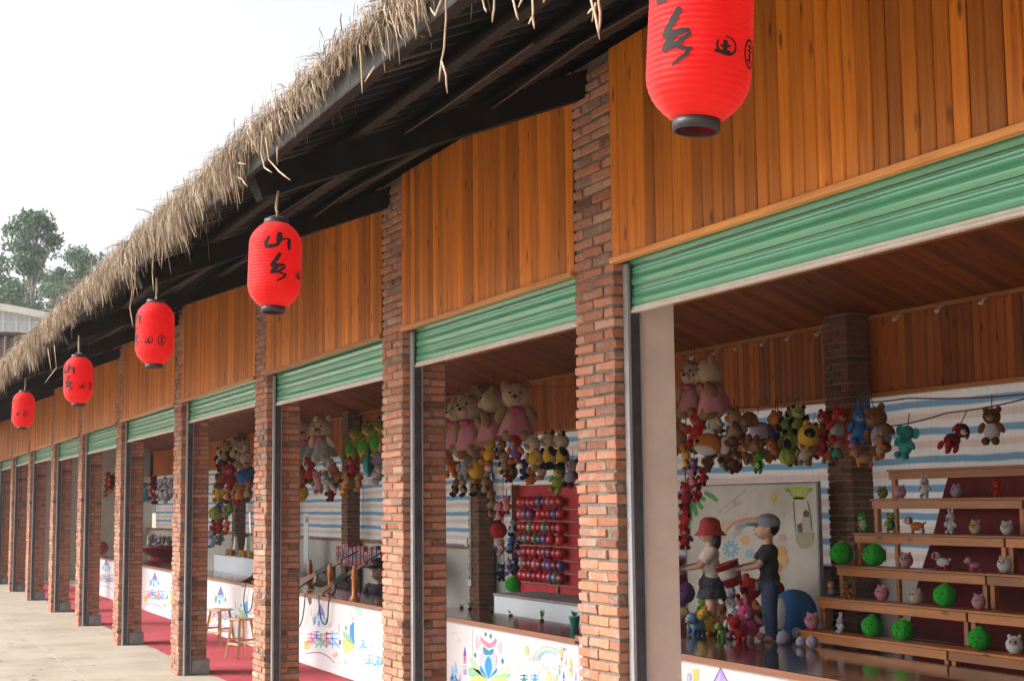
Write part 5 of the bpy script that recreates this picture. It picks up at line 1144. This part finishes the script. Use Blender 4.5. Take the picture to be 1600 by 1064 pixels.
def child(name, label, px, py, H, kind, rz, z0=None):
    base = hZ(px, py, z0 if z0 is not None else PZ); t = thing(name, label, 'person', base, rz); t.scale = (H, H, H)
    # unit height figure facing -Y
    hw = .112; b = MB(); skin = 'skin'
    b.ell((0, -.005, .90), (.078, .088, .100), 16, 12); b.ell((0, -.03, .865), (.060, .066, .06), 12, 8)            # skull, jaw
    b.ell((0, -.096, .885), (.012, .016, .016), 8, 6)                                                                  # nose
    for s in (-1, 1): b.ell((s*.080, .005, .89), (.012, .018, .026), 8, 6)                                           # ears
    b.tube([(0, .005, .83), (0, .01, .76)], [.034, .042], 10)
    b.ell((0, .01, .70), (.105, .068, .07), 14, 9); b.ell((0, .008, .60), (.098, .070, .10), 14, 9); b.ell((0, .012, .47), (.100, .075, .075), 14, 9)
    hands = []
    for s in (-1, 1):
        sh = (s*hw, .01, .725); elb = (s*.125, -.10, .60); wr = (s*.085, -.225, .575)
        limb(b, [sh, elb, wr], [.036, .028, .021]); hand(b, wr, (-s*.25, -1, -.15), s, 1.0); hands.append(wr)
        limb(b, [(s*.052, .012, .45), (s*.055, .0, .255), (s*.055, .015, .05)], [.060, .042, .027]); b.ell((s*.057, -.022, .022), (.030, .062, .022), 10, 6)
    body = fused(b, 'body', skin, t, .0085)
    for s in (-1, 1):
        e = MB(); e.ell((s*.030, -.086, .905), (.011, .006, .008), 8, 5); e.build('eye', 'hair_black', t, True, True)
    e = MB(); e.ell((0, -.090, .848), (.02, .008, .006), 8, 5); e.build('mouth', 'lip_red', t, True, True)
    hr = MB(); hr.ell((0, .02, .915), (.085, .088, .095), 16, 10)
    if kind == 'girl': hr.ell((0, .06, .84), (.07, .05, .11), 12, 8)
    fused(hr, 'hair', 'hair_black', t, .01)
    # clothes
    c = MB(); c.ell((0, .01, .70), (.116, .079, .075), 14, 9); c.ell((0, .008, .60), (.110, .082, .11), 14, 9); c.ell((0, .012, .50), (.108, .084, .07), 14, 9)
    for s in (-1, 1): limb(c, [(s*hw, .01, .725), (s*.122, -.05, .655)] , [.048, .044])
    fused(c, 'shirt', 'shirt_black' if kind == 'boy' else 'blouse', t, .009)
    if kind == 'boy':
        c = MB(); c.ell((0, .012, .455), (.110, .085, .065), 14, 9)
        for s in (-1, 1): limb(c, [(s*.054, .012, .44), (s*.057, .002, .255), (s*.057, .015, .045)], [.068, .054, .042])
        fused(c, 'trousers', 'jeans', t, .009)
        cp = MB(); cp.ell((0, .012, .935), (.094, .100, .078), 18, 10); cp.ell((0, -.115, .925), (.066, .062, .011), 14, 6); fused(cp, 'cap', 'cap_grey', t, .009)
        bd_ = MB(); bd_.box((-.06, -.095, .40), (-.02, -.07, .47), bev=.004); bd_.build('belt_pouch', 'cement', t, local=True)
    else:
        n = 36; pr = [(.085, .53), (.115, .47), (.125, .42), (.112, .419), (.135, .36), (.150, .31), (.14, .309), (.10, .34)]; V = []
        for i, (r, z_) in enumerate(pr):
            for k in range(n):
                q = 2*math.pi*k/n; rr = r*(1+(.06*math.sin(9*q+i) if i > 1 else 0)); V.append((rr*math.cos(q), .012+rr*.9*math.sin(q), z_))
        c = MB(); c.add(V, [(i*n+k, i*n+(k+1) % n, (i+1)*n+(k+1) % n, (i+1)*n+k) for i in range(len(pr)-1) for k in range(n)]); c.build('skirt', 'skirt_dark', t, True, True)
        cp = MB(); cp.lathe([(0, .105), (.05, .10), (.088, .07), (.100, .01), (.104, -.015), (.142, -.055), (.144, -.06), (.10, -.02), (.09, .0)], 28, (0, .008, .925)); cp.build('hat', 'hat_red', t, True, True)
    for s in (-1, 1):
        sh = MB(); sh.ell((s*.057, -.020, .027), (.036, .070, .029), 12, 7); sh.build('shoe', 'shoe_tan', t, True, True)
    return t, base
def bucket(base, rz, H, tilt, label):
    d = Vector((math.sin(rz), -math.cos(rz), 0)); p = base + d*(.27*H) + Vector((0, 0, .44*H))
    t = thing('red_bucket', label, 'bucket', p, rz, 'red buckets held by the children'); t.rotation_euler = (tilt, 0, rz)
    m = MB(); m.lathe([(0, 0), (.075, 0), (.102, .19), (.108, .19), (.108, .2), (.098, .2), (.072, .008), (0, .008)], 28); m.build('shell', 'bucket_red', t, True, True)
    m = MB(); m.lathe([(.0885, .075), (.0995, .15), (.1003, .15), (.0895, .075)], 28); m.build('white_band', 'bucket_rim', t, True, True)
    m = MB(); m.ell((0, 0, .165), (.094, .094, .03), 16, 6, lump=.1); m.build('filling', 'plush_olive', t, True, True)
fd = math.atan2(-.91, -.41) - math.atan2(-1, 0)     # facing the customers
HB = 1.04
_, b0 = child('person', 'child in grey cap, black shirt and jeans holding a red bucket on the platform', 1203, 1001, HB, 'boy', fd)
bucket(b0, fd, HB, .35, 'red bucket held by the child in the grey cap')
_, b1 = child('person', 'child in red hat, pale blouse and dark ruffled skirt holding a bucket', 1112, 989, .99, 'girl', fd)
bucket(b1, fd, .99, .35, 'red bucket held by the child in the red hat')

# ---- person behind the rifle counter: dark hat and jacket, head and shoulders above the counter
pz = hY(580, 858, 2.62); Hh = pz.z/1.0
tp, _ = child('person', 'person in dark hat and jacket leaning behind the rifle counter', 578, 1000, 1.0, 'boy', 0.0, z0=0.0)
tp.location = (pz.x, 2.72, 0); tp.scale = (1.42,)*3; tp.rotation_euler = (0, 0, .65)
for ch in tp.children:
    nm = ch.name.split('.')[0]
    if nm in ('cap', 'hair'): ch.data.materials[0] = MATS['hair_black']
    if nm == 'shirt': ch.data.materials[0] = MATS['jacket_dark']

# ================================================================== RIFLE STALL (third opening)
simple('gun_wood', (.13, .055, .022), .35, .3, 12, stretch=(1, 1, 1), coat=.3); simple('gun_metal', (.02, .02, .022), .3, .2, 10, metal=.6)
CT3 = .975
def rifle(pa, pb, ya, yb, label):
    """butt at pixel pa, muzzle at pixel pb"""
    A, B = hY(*pa, ya), hY(*pb, yb); d = (B-A).normalized(); L = (B-A).length; t = thing('toy_rifle', label, 'toy gun', A, 0, 'toy rifles on the counter')
    up = Vector((0, 0, 1)); up = (up-d*up.dot(d)).normalized(); sd_ = d.cross(up)
    def pt(u, v): return A+d*(u*L)+up*v
    def slab(name, prof, w, mat):
        m = MB(); n = len(prof); V = [pt(u, v)+sd_*w/2 for u, v in prof]+[pt(u, v)-sd_*w/2 for u, v in prof]
        m.add(V, [tuple(range(n)), tuple(range(2*n-1, n-1, -1))]+[(i, (i+1) % n, n+(i+1) % n, n+i) for i in range(n)]); m.build(name, mat, t)
    slab('stock', [(0, -.085), (0, .055), (.16, .035), (.26, .02), (.33, .022), (.33, -.03), (.25, -.04), (.14, -.055)], .036, 'gun_wood')
    slab('receiver', [(.33, -.03), (.33, .035), (.52, .035), (.52, -.03)], .04, 'gun_metal')
    slab('handguard', [(.52, -.028), (.52, .02), (.74, .015), (.74, -.02)], .038, 'gun_wood')
    slab('magazine', [(.39, -.03), (.45, -.03), (.50, -.15), (.44, -.17)], .026, 'gun_metal'); slab('grip', [(.30, -.03), (.35, -.03), (.31, -.12), (.26, -.11)], .03, 'gun_wood')
    m = MB(); m.tube([pt(.5, .012), pt(1.0, .012)], .010, 8); m.build('barrel', 'gun_metal', t, smooth=True)
    m = MB(); m.tube([pt(.93, .012), pt(.93, .06)], .005, 6); m.build('front_sight', 'gun_metal', t)
    return t
rifle((482, 935), (606, 858), 1.80, 2.45, 'toy rifle with its wooden butt over the castle counter edge'); rifle((462, 912), (560, 862), 1.95, 2.5, 'toy rifle lying further along the rifle counter'); rifle((378, 914), (430, 872), 1.80, 2.4, 'toy rifle with its butt over the counter behind the stools')
def post(px, py, h, label):
    c = hZ(px, py, CT3); c.y = max(1.9, min(2.35, c.y)); t = thing('gun_rest', label, 'stand', (c.x, c.y, CT3), 0, 'turned wooden gun rests')
    m = MB(); m.lathe([(0, .001), (.06, .001), (.06, .03), (.035, .05), (.035, h*.55), (.05, h*.62), (.036, h*.72), (.042, h*.8), (.02, h*.9), (.026, h*.95), (0, h)], 16); m.build('spindle', 'shelf_wood', t, smooth=True, local=True)
    m = MB(); m.lathe([(0, 0), (.075, 0), (.075, .012), (0, .012)], 16); m.build('foot', 'shelf_wood', t, local=True)
for (x, y, h, l) in ((552, 937, .44, 'tallest turned wooden gun rest on the castle counter'), (516, 926, .40, 'turned wooden gun rest in the middle of the rifle counter'), (484, 920, .42, 'turned wooden gun rest next to the rifle butt')): post(x, y, h, l)
def hose(pts, label):
    m = MB(); P = [hY(a, b, 1.765) for a, b in pts]; Q = []
    for i in range(len(P)-1):
        p0, p1, p2, p3 = P[max(i-1, 0)], P[i], P[i+1], P[min(i+2, len(P)-1)]
        for k in range(6):
            t = k/6; Q.append(.5*((2*p1)+(-p0+p2)*t+(2*p0-5*p1+4*p2-p3)*t*t+(-p0+3*p1-3*p2+p3)*t**3))
    Q.append(P[-1]); m.tube(Q, .009, 6); tag(m.build('air_hose', 'black_rubber', smooth=True), label, 'hose', 'black air hoses hanging from the counters')
hose([(498, 931), (499, 950), (502, 968), (508, 975), (512, 966), (513, 945), (516, 930)], 'looped black air hose on the castle counter'); hose([(477, 928), (475, 950), (472, 968), (468, 978)], 'black air hose beside the brick pillar at the castle counter'); hose([(384, 912), (381, 935), (382, 952), (388, 956), (393, 948), (396, 925)], 'looped black air hose behind the wooden stools')
# packaged toys on a rack behind
pk = {'red': (.38, .015, .03), 'pink': (.32, .06, .10), 'white': (.30, .27, .30), 'purple': (.10, .04, .12)}
for k, v in pk.items(): simple('pack_'+k, v, .35, .25, 14)
rk = hY(560, 880, 3.7)
m = MB(); zt3 = hY(560, 882, 3.75).z
rt_ = thing('prize_rack', 'low dark rack of packaged prizes behind the rifles', 'rack', (rk.x, 3.75, 0))
xa_, xb_ = hY(522, 880, 3.7).x, hY(625, 880, 3.7).x
m = MB(); m.box((xa_, 3.65, zt3-.03), (xb_, 3.95, zt3), bev=.003); m.build('rack_board', 'counter_wood', rt_)
for x in (xa_+.02, xb_-.06):
    for y in (3.67, 3.89): m = MB(); m.box((x, y, 0), (x+.04, y+.04, zt3-.031)); m.build('leg', 'counter_wood', rt_)
rg = random.Random(3); x = xa_+.06; k = 0
while x < xb_-.1:
    w = rg.uniform(.12, .2); h = rg.uniform(.22, .34); cn = ['red', 'pink', 'white', 'red', 'purple', 'pink'][k % 6]
    t = thing('toy_package', '%s boxed prize standing on the rack behind the rifles' % cn, 'toy box', (x+w/2, 3.75, zt3), 0, 'boxed prizes behind the rifles')
    m = MB(); m.box((-w/2, -.04, .001), (w/2, .04, h), bev=.004); m.build('carton', 'pack_'+cn, t, local=True); m = MB(); m.box((-w*.36, -.0425, h*.25), (w*.36, -.0405, h*.8)); m.build('window', 'pack_white' if cn != 'white' else 'pack_red', t, local=True); m = MB(); m.ell((0, -.043, h*.5), (w*.2, .012, h*.2), 10, 6); m.build('toy_inside', 'pack_purple', t, True, True)
    x += w+rg.uniform(.03, .06); k += 1
# toys over the rifle counter
W2 = 'hanging over the rifle counter'; G2 = 'plush hanging over the rifle counter'
for k, (x, y, h) in enumerate([(478, 690, 66), (492, 686, 66), (508, 684, 68)]): plush('bear', x, y, h, 3.0, 'cream', 'tan', 'cream', label='cream plush bear in a lace dress hanging over the rifle counter', group=G2, cord=.12, dress='grey')
for k, (x, y, h) in enumerate([(543, 690, 54), (561, 686, 58), (582, 680, 62)]): plush('frog', x, y, h, 2.9, 'olive', 'yellow', 'green', label='green and yellow plush frog hanging over the rifle counter', group=G2, tilt=.45, cord=.12)
for k, (kd, x, y, h, c1, c2, c3) in enumerate([('bear', 485, 734, 40, 'red', 'cream', 'brown'), ('bear', 500, 752, 34, 'pink', 'cream', 'tan'), ('bear', 516, 733, 42, 'white', 'grey', 'white'), ('dog', 519, 748, 34, 'grey', 'white', 'white'), ('bear', 518, 768, 28, 'maroon', 'brown', 'maroon'), ('bear', 533, 738, 36, 'orange', 'cream', 'brown'), ('bear', 546, 746, 34, 'tan', 'orange', 'orange'), ('bear', 551, 728, 32, 'red', 'tan', 'maroon'), ('bear', 560, 752, 28, 'orange', 'cream', 'tan'), ('fish', 578, 728, 42, 'teal', 'teal', 'sky'), ('rabbit', 590, 730, 52, 'lilac', 'white', 'white'), ('chick', 472, 768, 26, 'yellow', 'orange', 'yellow'), ('bear', 538, 762, 24, 'yellow', 'tan', 'orange'), ('bear', 476, 742, 34, 'brown', 'tan', 'red')]):
    plush(kd, x, y, h, 2.85+.06*(k % 3), c1, c2, c3, W2, G2, tilt=random.gauss(0, .25), cord=.1)
rope([hY(462, 660, 3.0), hY(520, 652, 3.0), hY(605, 640, 3.0)], 'rope above the frogs and lace dressed bears'); rope([hY(462, 722, 2.95), hY(530, 716, 2.95), hY(605, 708, 2.95)], 'rope for the lower plush over the rifle counter')
q = hY(479, 805, 4.2); m = MB(); t = thing('rollup_banner', 'narrow grey and green roll up banner beside the striped tarp', 'banner', (q.x, 4.2, 0))
m.box((q.x-.2, 4.2, .03), (q.x+.12, 4.21, hY(479, 802, 4.2).z)); m.build('sheet', 'panel_white', t); m = MB(); m.box((q.x-.22, 4.15, 0), (q.x+.14, 4.26, .03)); m.build('stand', 'steel', t); m = MB(); zz = hY(479, 812, 4.2).z; m.ell((q.x, 4.198, zz), (.08, .003, .06), 10, 6); m.build('leaf_emblem', 'plush_lime', t)

# ================================================================== FOURTH OPENING: stools, plush, bottle table
def stool(px, py, label, rz, H=.56):
    b = hZ(px, py, .008); t = thing('wooden_stool', label, 'stool', b, rz, 'wooden stools in front of the counter')
    m = MB(); m.box((-.16, -.13, H-.03), (.16, .13, H), bev=.008); m.build('seat', 'stool_wood', t, local=True)
    for sx in (-1, 1):
        for sy in (-1, 1): m = MB(); m.bar((sx*.19, sy*.15, 0), (sx*.115, sy*.09, H-.03), .032, .032); m.build('leg', 'stool_wood', t, local=True)
    for (a, b_) in (((-.16, -.125, .2), (.16, -.125, .2)), ((-.16, .125, .2), (.16, .125, .2)), ((-.155, -.12, .26), (-.155, .12, .26)), ((.155, -.12, .26), (.155, .12, .26))): m = MB(); m.bar(a, b_, .018, .03); m.build('stretcher', 'stool_wood', t, local=True)
stool(377, 1027, 'wooden stool nearer to the brick pillar with the rifle butt above', .25); stool(343, 1007, 'wooden stool beside the cement pillar foot', .5)
W3 = 'hanging in the dark plush wall behind the stools'; G3 = 'plush hanging behind the stools'
rg = random.Random(21)
L3 = [('bear', 352, 706, 36, 'tan', 'cream', 'dark_brown'), ('bear', 364, 702, 36, 'cream', 'tan', 'dark_brown'), ('bear', 376, 706, 40, 'tan', 'cream', 'tan'), ('bear', 386, 708, 44, 'cream', 'tan', 'tan'), ('bear', 343, 714, 30, 'white', 'grey', 'black'), ('bear', 374, 727, 30, 'white', 'cream', 'tan'), ('bear', 346, 742, 40, 'brown', 'dark_brown', 'brown'), ('bear', 365, 743, 40, 'red', 'pink', 'red'), ('ball', 388, 743, 30, 'blue', 'blue', 'navy'), ('bear', 342, 766, 34, 'yellow', 'orange', 'yellow'), ('bear', 356, 770, 30, 'orange', 'cream', 'brown'), ('bear', 374, 768, 36, 'orange', 'green', 'red'), ('bear', 388, 766, 34, 'tan', 'red', 'brown'), ('bear', 345, 788, 26, 'navy', 'white', 'blue'), ('bear', 360, 790, 26, 'olive', 'cream', 'green'),
      ('ball', 338, 801, 20, 'lime', 'olive', 'green'), ('bear', 352, 800, 24, 'tan', 'cream', 'brown'), ('bear', 345, 818, 26, 'red', 'pink', 'red'), ('bear', 354, 822, 22, 'orange', 'cream', 'red'), ('bear', 335, 822, 26, 'maroon', 'pink', 'red'), ('bear', 342, 838, 24, 'grey', 'white', 'grey'), ('bear', 332, 842, 24, 'lilac', 'white', 'sky')]
for k, (kd, x, y, h, c1, c2, c3) in enumerate(L3): plush(kd, x, y, h, 3.0+.08*(k % 3), c1, c2, c3, W3, G3, tilt=rg.gauss(0, .2), cord=.08)
rope([hY(326, 690, 3.08), hY(400, 672, 3.08)], 'rope above the plush wall behind the stools')
zt4 = hY(360, 869, 3.0).z; xa_, xb_ = hY(334, 880, 3.0).x, hY(420, 880, 3.0).x
t = thing('white_table', 'white table with two cones behind the counter by the stools', 'table', ((xa_+xb_)/2, 3.2, 0)); m = MB(); m.box((xa_, 3.0, zt4-.03), (xb_, 3.5, zt4), bev=.003); m.build('table_top', 'white_table', t); m = MB(); m.box((xa_+.01, 3.01, .02), (xb_-.01, 3.03, zt4-.031)); m.build('front_board', 'white_table', t); m = MB(); m.box((xa_+.01, 3.46, .0), (xb_-.01, 3.48, zt4-.031)); m.build('rear_board', 'white_table', t)
for k, px in enumerate((368, 386)):
    c = hY(px, 868, 3.2); t = thing('white_cone', 'slim white cone standing on the white table', 'cone', (c.x, 3.2, zt4), 0, 'white cones on the table'); m = MB(); m.lathe([(0, .001), (.085, .001), (.08, .03), (.04, .25), (.032, .36), (.012, .40), (0, .40)], 14); m.build('shell', 'white_plastic', t, smooth=True, local=True); m = MB(); m.box((-.10, -.10, 0), (.10, .10, .012)); m.build('base', 'white_plastic', t, local=True)
for k, px in enumerate((356, 362, 377, 383, 391)):
    c = hY(px, 868, 3.1); plush('chick', 0, 0, 0, 3.1, 'yellow' if k % 2 == 0 else 'orange', 'cream', 'brown', 'sitting on the white table by the cones', 'small plush on the white table', pos=Vector((c.x, 3.1, zt4+.07)), size=.14, base=zt4+.002)

# ================================================================== FIFTH OPENING AND BEYOND
W4 = 'hanging high over the red tub'; G4 = 'plush hanging over the red tub'
for k, (x, y, h, c1, c2, c3) in enumerate([(229, 768, 30, 'teal', 'sky', 'teal'), (238, 766, 28, 'pink', 'cream', 'red'), (245, 772, 28, 'maroon', 'white', 'maroon'), (254, 766, 30, 'white', 'grey', 'white'), (262, 768, 34, 'grey', 'white', 'white'), (269, 762, 28, 'lilac', 'white', 'grey'), (240, 754, 22, 'maroon', 'brown', 'red'), (258, 756, 22, 'white', 'grey', 'black')]): plush('bear', x, y, h, 2.9, c1, c2, c3, W4, G4, cord=.08)
rope([hY(222, 750, 2.92), hY(276, 744, 2.92)], 'rope over the red tub of plush')
c = hY(247, 862, 2.85); zt5 = hY(247, 852, 2.85).z
t = thing('red_tub_stand', 'red round tub on a stand heaped with pale plush toys', 'tub', (c.x, 2.95, 0)); R5 = .62
m = MB(); m.lathe([(0, zt5-.22), (.35, zt5-.22), (.55, zt5-.06), (R5, zt5), (R5-.02, zt5), (.5, zt5-.05), (0, zt5-.05)], 28, (c.x, 2.95, 0)); m.build('tub', 'bucket_red', t, smooth=True)
m = MB(); m.lathe([(0, 0), (.36, 0), (.30, .04), (.28, zt5-.23), (0, zt5-.22)], 20, (c.x, 2.95, 0)); m.build('pedestal', 'bucket_red', t, smooth=True)
rg = random.Random(8)
for k in range(16):
    a_ = rg.uniform(0, 6.28); r_ = .52*math.sqrt(rg.random()); zz = zt5-.06+.24*(1-r_/.55)*rg.uniform(.4, 1); c1 = rg.choice(['white', 'cream', 'grey', 'lilac', 'pink', 'white', 'purple'])
    plush('bear' if k % 3 else 'rabbit', 0, 0, 0, 0, c1, 'cream', 'white', 'in the heap on the red tub', 'plush heaped on the red tub', pos=Vector((c.x+r_*math.cos(a_), 2.95+r_*math.sin(a_), zz)), size=.28, base=zz, tilt=rg.gauss(0, .5))
for k, (x, y, h, c1) in enumerate([(170, 748, 22, 'red'), (173, 760, 22, 'orange'), (167, 766, 18, 'brown'), (176, 752, 22, 'maroon')]): plush('bear', x, y, h, 2.6, c1, 'white', c1, 'hanging one opening past the red tub', 'plush hanging past the red tub', cord=.1)
c = hZ(162, 866, .96); t = thing('red_drum_ball', 'dark red ball standing on the far counter', 'ball', (c.x, 2.1, .96)); m = MB(); m.ell((0, 0, .17), (.17, .17, .17), 16, 10); m.build('shell', 'bucket_red', t, smooth=True, local=True); m = MB(); m.lathe([(.06, 0), (.08, 0), (.06, .02), (.05, .02)], 16); m.build('ring_base', 'bucket_red', t, local=True)

# ================================================================== FAR BACKGROUND
def leaf_tree(px, top_y, dist, crown_rx, crown_rz, nclump, nleaf, label, seed):
    rg = np.random.RandomState(seed); d = ray(px, 700); d.z = 0; d.normalize(); base = CAM+d*dist; base.z = -.05
    zt_ = CAM.z + dist*(ray(px, top_y).z/math.hypot(ray(px, top_y).x, ray(px, top_y).y)); H = zt_-base.z
    t = thing('eucalyptus_tree', label, 'tree', base, 0, 'tall trees beyond the stalls')
    m = MB(); m.tube([(0, 0, 0), (.3, .1, H*.3), (-.2, .2, H*.6), (.2, 0, H*.92)], [.32, .26, .18, .05], 8)
    cl = []
    for k in range(nclump):
        a_ = rg.uniform(0, 6.28); u = rg.uniform(-1, 1); r_ = math.sqrt(max(0, 1-u*u*.9))*math.sqrt(rg.uniform(.02, 1)); cz = H-crown_rz+u*crown_rz*.92
        cpt = np.array([r_*crown_rx*math.cos(a_), r_*crown_rx*math.sin(a_), cz]); cl.append((cpt, rg.uniform(.4, .95)))
        if k % 2 == 0:
            zs = max(H*.3, cz-rg.uniform(1.5, 4)); m.tube([(0, 0, zs), (cpt[0]*.5, cpt[1]*.5, (zs+cz)/2-.3), tuple(cpt)], [.10, .06, .02], 5)
    m.build('trunk', 'bark', t, smooth=True, local=True)
    n = nleaf; ci = rg.randint(0, nclump, n); C = np.array([c_[0] for c_ in cl])[ci]; R = np.array([c_[1] for c_ in cl])[ci]
    v = rg.normal(0, 1, (n, 3)); v /= np.linalg.norm(v, axis=1)[:, None]; P = C+v*(R*rg.uniform(.2, 1, n)**.6)[:, None]*np.array([1.1, 1.1, .8])
    a_ = rg.normal(0, 1, (n, 3)); a_[:, 2] -= .8; a_ /= np.linalg.norm(a_, axis=1)[:, None]; b_ = np.cross(a_, rg.normal(0, 1, (n, 3))); b_ /= np.linalg.norm(b_, axis=1)[:, None]
    L = rg.uniform(.10, .20, n)[:, None]; Wd = L*.42
    V = np.stack([P-a_*L, P+b_*Wd, P+a_*L, P-b_*Wd], 1).reshape(-1, 3)
    me = bpy.data.meshes.new('crown'); me.from_pydata(V.tolist(), [], np.arange(4*n).reshape(n, 4).tolist()); me.materials.append(MATS['eucalyptus_leaf'])
    inst('crown', me, t, (0, 0, 0))
leaf_tree(42, 325, 95, 2.1, 4.4, 60, 8500, 'tallest hazy eucalyptus tree rising behind the thatched roof', 1)
leaf_tree(118, 366, 100, 1.45, 3.6, 36, 4800, 'smaller hazy eucalyptus tree next to the tallest one', 2)
leaf_tree(78, 425, 104, 2.6, 3.0, 40, 3200, 'low hazy eucalyptus tree between the two taller ones', 5)
leaf_tree(144, 385, 112, 1.0, 3.2, 20, 2000, 'thin hazy eucalyptus tree at the thatch edge', 3)
leaf_tree(-14, 395, 92, 1.8, 4.0, 36, 4000, 'hazy eucalyptus tree at the photo edge beside the pale shed', 4)
# pale arched shed roof
d = ray(20, 700); d.z = 0; d.normalize(); c = CAM+d*62; 
t = thing('arched_shed', 'pale arched shed with ribbed translucent cladding beyond the thatch', 'shed', (c.x, c.y, -.05))
simple('shed_sheet', (.55, .60, .64), .5, .12, 1.2, stretch=(1, 6, 1)); simple('shed_frame', (.72, .72, .70), .5, .08, 2)
zt6 = CAM.z+62*ray(5, 462).z/math.hypot(ray(5, 462).x, ray(5, 462).y)
side = Vector((-d.y, d.x, 0)); right = -side if side.dot(_r) < 0 else side
def sp(u, w, z_): return (right*u + d*w) + Vector((0, 0, z_))
m = MB(); prof = [(-9+k*.5, zt6-.05-.0125*(k*.5-4.5)**2*1.4) for k in range(25)]
V = []
for (u, zz) in prof: V += [sp(u, 0, 0), sp(u, 0, zz-.2)]
m.add(V, [(2*i, 2*i+2, 2*i+3, 2*i+1) for i in range(len(prof)-1)]); m.build('gable_sheet', 'shed_sheet', t, local=True, recalc=False)
m = MB(); V = []
for (u, zz) in prof: V += [sp(u, -.4, zz), sp(u, 14, zz)]
m.add(V, [(2*i, 2*i+1, 2*i+3, 2*i+2) for i in range(len(prof)-1)])
V = []
for (u, zz) in prof: V += [sp(u, -.4, zz), sp(u, -.4, zz-.28)]
m.add(V, [(2*i, 2*i+2, 2*i+3, 2*i+1) for i in range(len(prof)-1)]); m.build('arched_roof', 'shed_frame', t, local=True, smooth=False, recalc=False)
for k in range(0, 25): u, zz = prof[k]; m = MB(); m.bar(sp(u, -.06, .1), sp(u, -.06, zz-.3), .09, .06); m.build('rib', 'shed_frame', t, local=True)
for k in range(5): m = MB(); m.bar(sp(-9, -.05, zt6-1.0-.75*k), sp(2.2-.0*k, -.05, zt6-1.0-.75*k), .05, .05); m.build('rail', 'shed_frame', t, local=True)
# brown tiled roof of a low building in front of it
c = CAM+d*50; zt7 = CAM.z+50*ray(5, 523).z/math.hypot(ray(5, 523).x, ray(5, 523).y)
t = thing('tiled_house', 'low house with a brown tiled roof below the pale shed', 'house', (c.x, c.y, -.05)); simple('roof_tile', (.10, .055, .045), .8, .4, 3, stretch=(4, 1, 1)); 
m = MB(); V = [sp(-7, -1.6, zt7-1.2), sp(2.0, -1.6, zt7-1.2), sp(2.0, 0, zt7), sp(-7, 0, zt7), sp(-7, 3, zt7-1.3), sp(2.0, 3, zt7-1.3)]; m.add(V, [(0, 1, 2, 3), (3, 2, 5, 4)]); m.build('roof', 'roof_tile', t, local=True, recalc=False)
m = MB()
for k in range(30): u = -6.9+.3*k; m.tube([sp(u, -1.62, zt7-1.2), sp(u, 0, zt7+.03)], .06, 6)
m.tube([sp(-7, 0, zt7+.06), sp(2.0, 0, zt7+.06)], .10, 6); tag(m.build('tile_ribs', 'roof_tile', t, local=True), kind='stuff')
m = MB()
V = [sp(-6.8, -1.3, 0), sp(1.8, -1.3, 0), sp(1.8, 2.7, 0), sp(-6.8, 2.7, 0), sp(-6.8, -1.3, zt7-1.05), sp(1.8, -1.3, zt7-1.05), sp(1.8, 2.7, zt7-1.3), sp(-6.8, 2.7, zt7-1.3)]
m.add(V, [(0, 1, 5, 4), (1, 2, 6, 5), (2, 3, 7, 6), (3, 0, 4, 7)]); m.build('wall', 'plaster_white', t, local=True)
# hazy air
hz = bpy.data.materials.new('haze_air'); hz.use_nodes = True; tt = hz.node_tree; tt.nodes.clear(); oo = tt.nodes.new('ShaderNodeOutputMaterial'); pv_ = tt.nodes.new('ShaderNodeVolumePrincipled'); pv_.inputs['Color'].default_value = (.86, .91, .96, 1); pv_.inputs['Density'].default_value = .0006; pv_.inputs['Anisotropy'].default_value = .3; tt.links.new(pv_.outputs[0], oo.inputs['Volume'])
MATS['haze_air'] = hz
if HAZE:
    m = MB(); m.box((-150, -110, -1.2), (40, 110, 27)); tag(m.build('haze', 'haze_air'), kind='stuff')
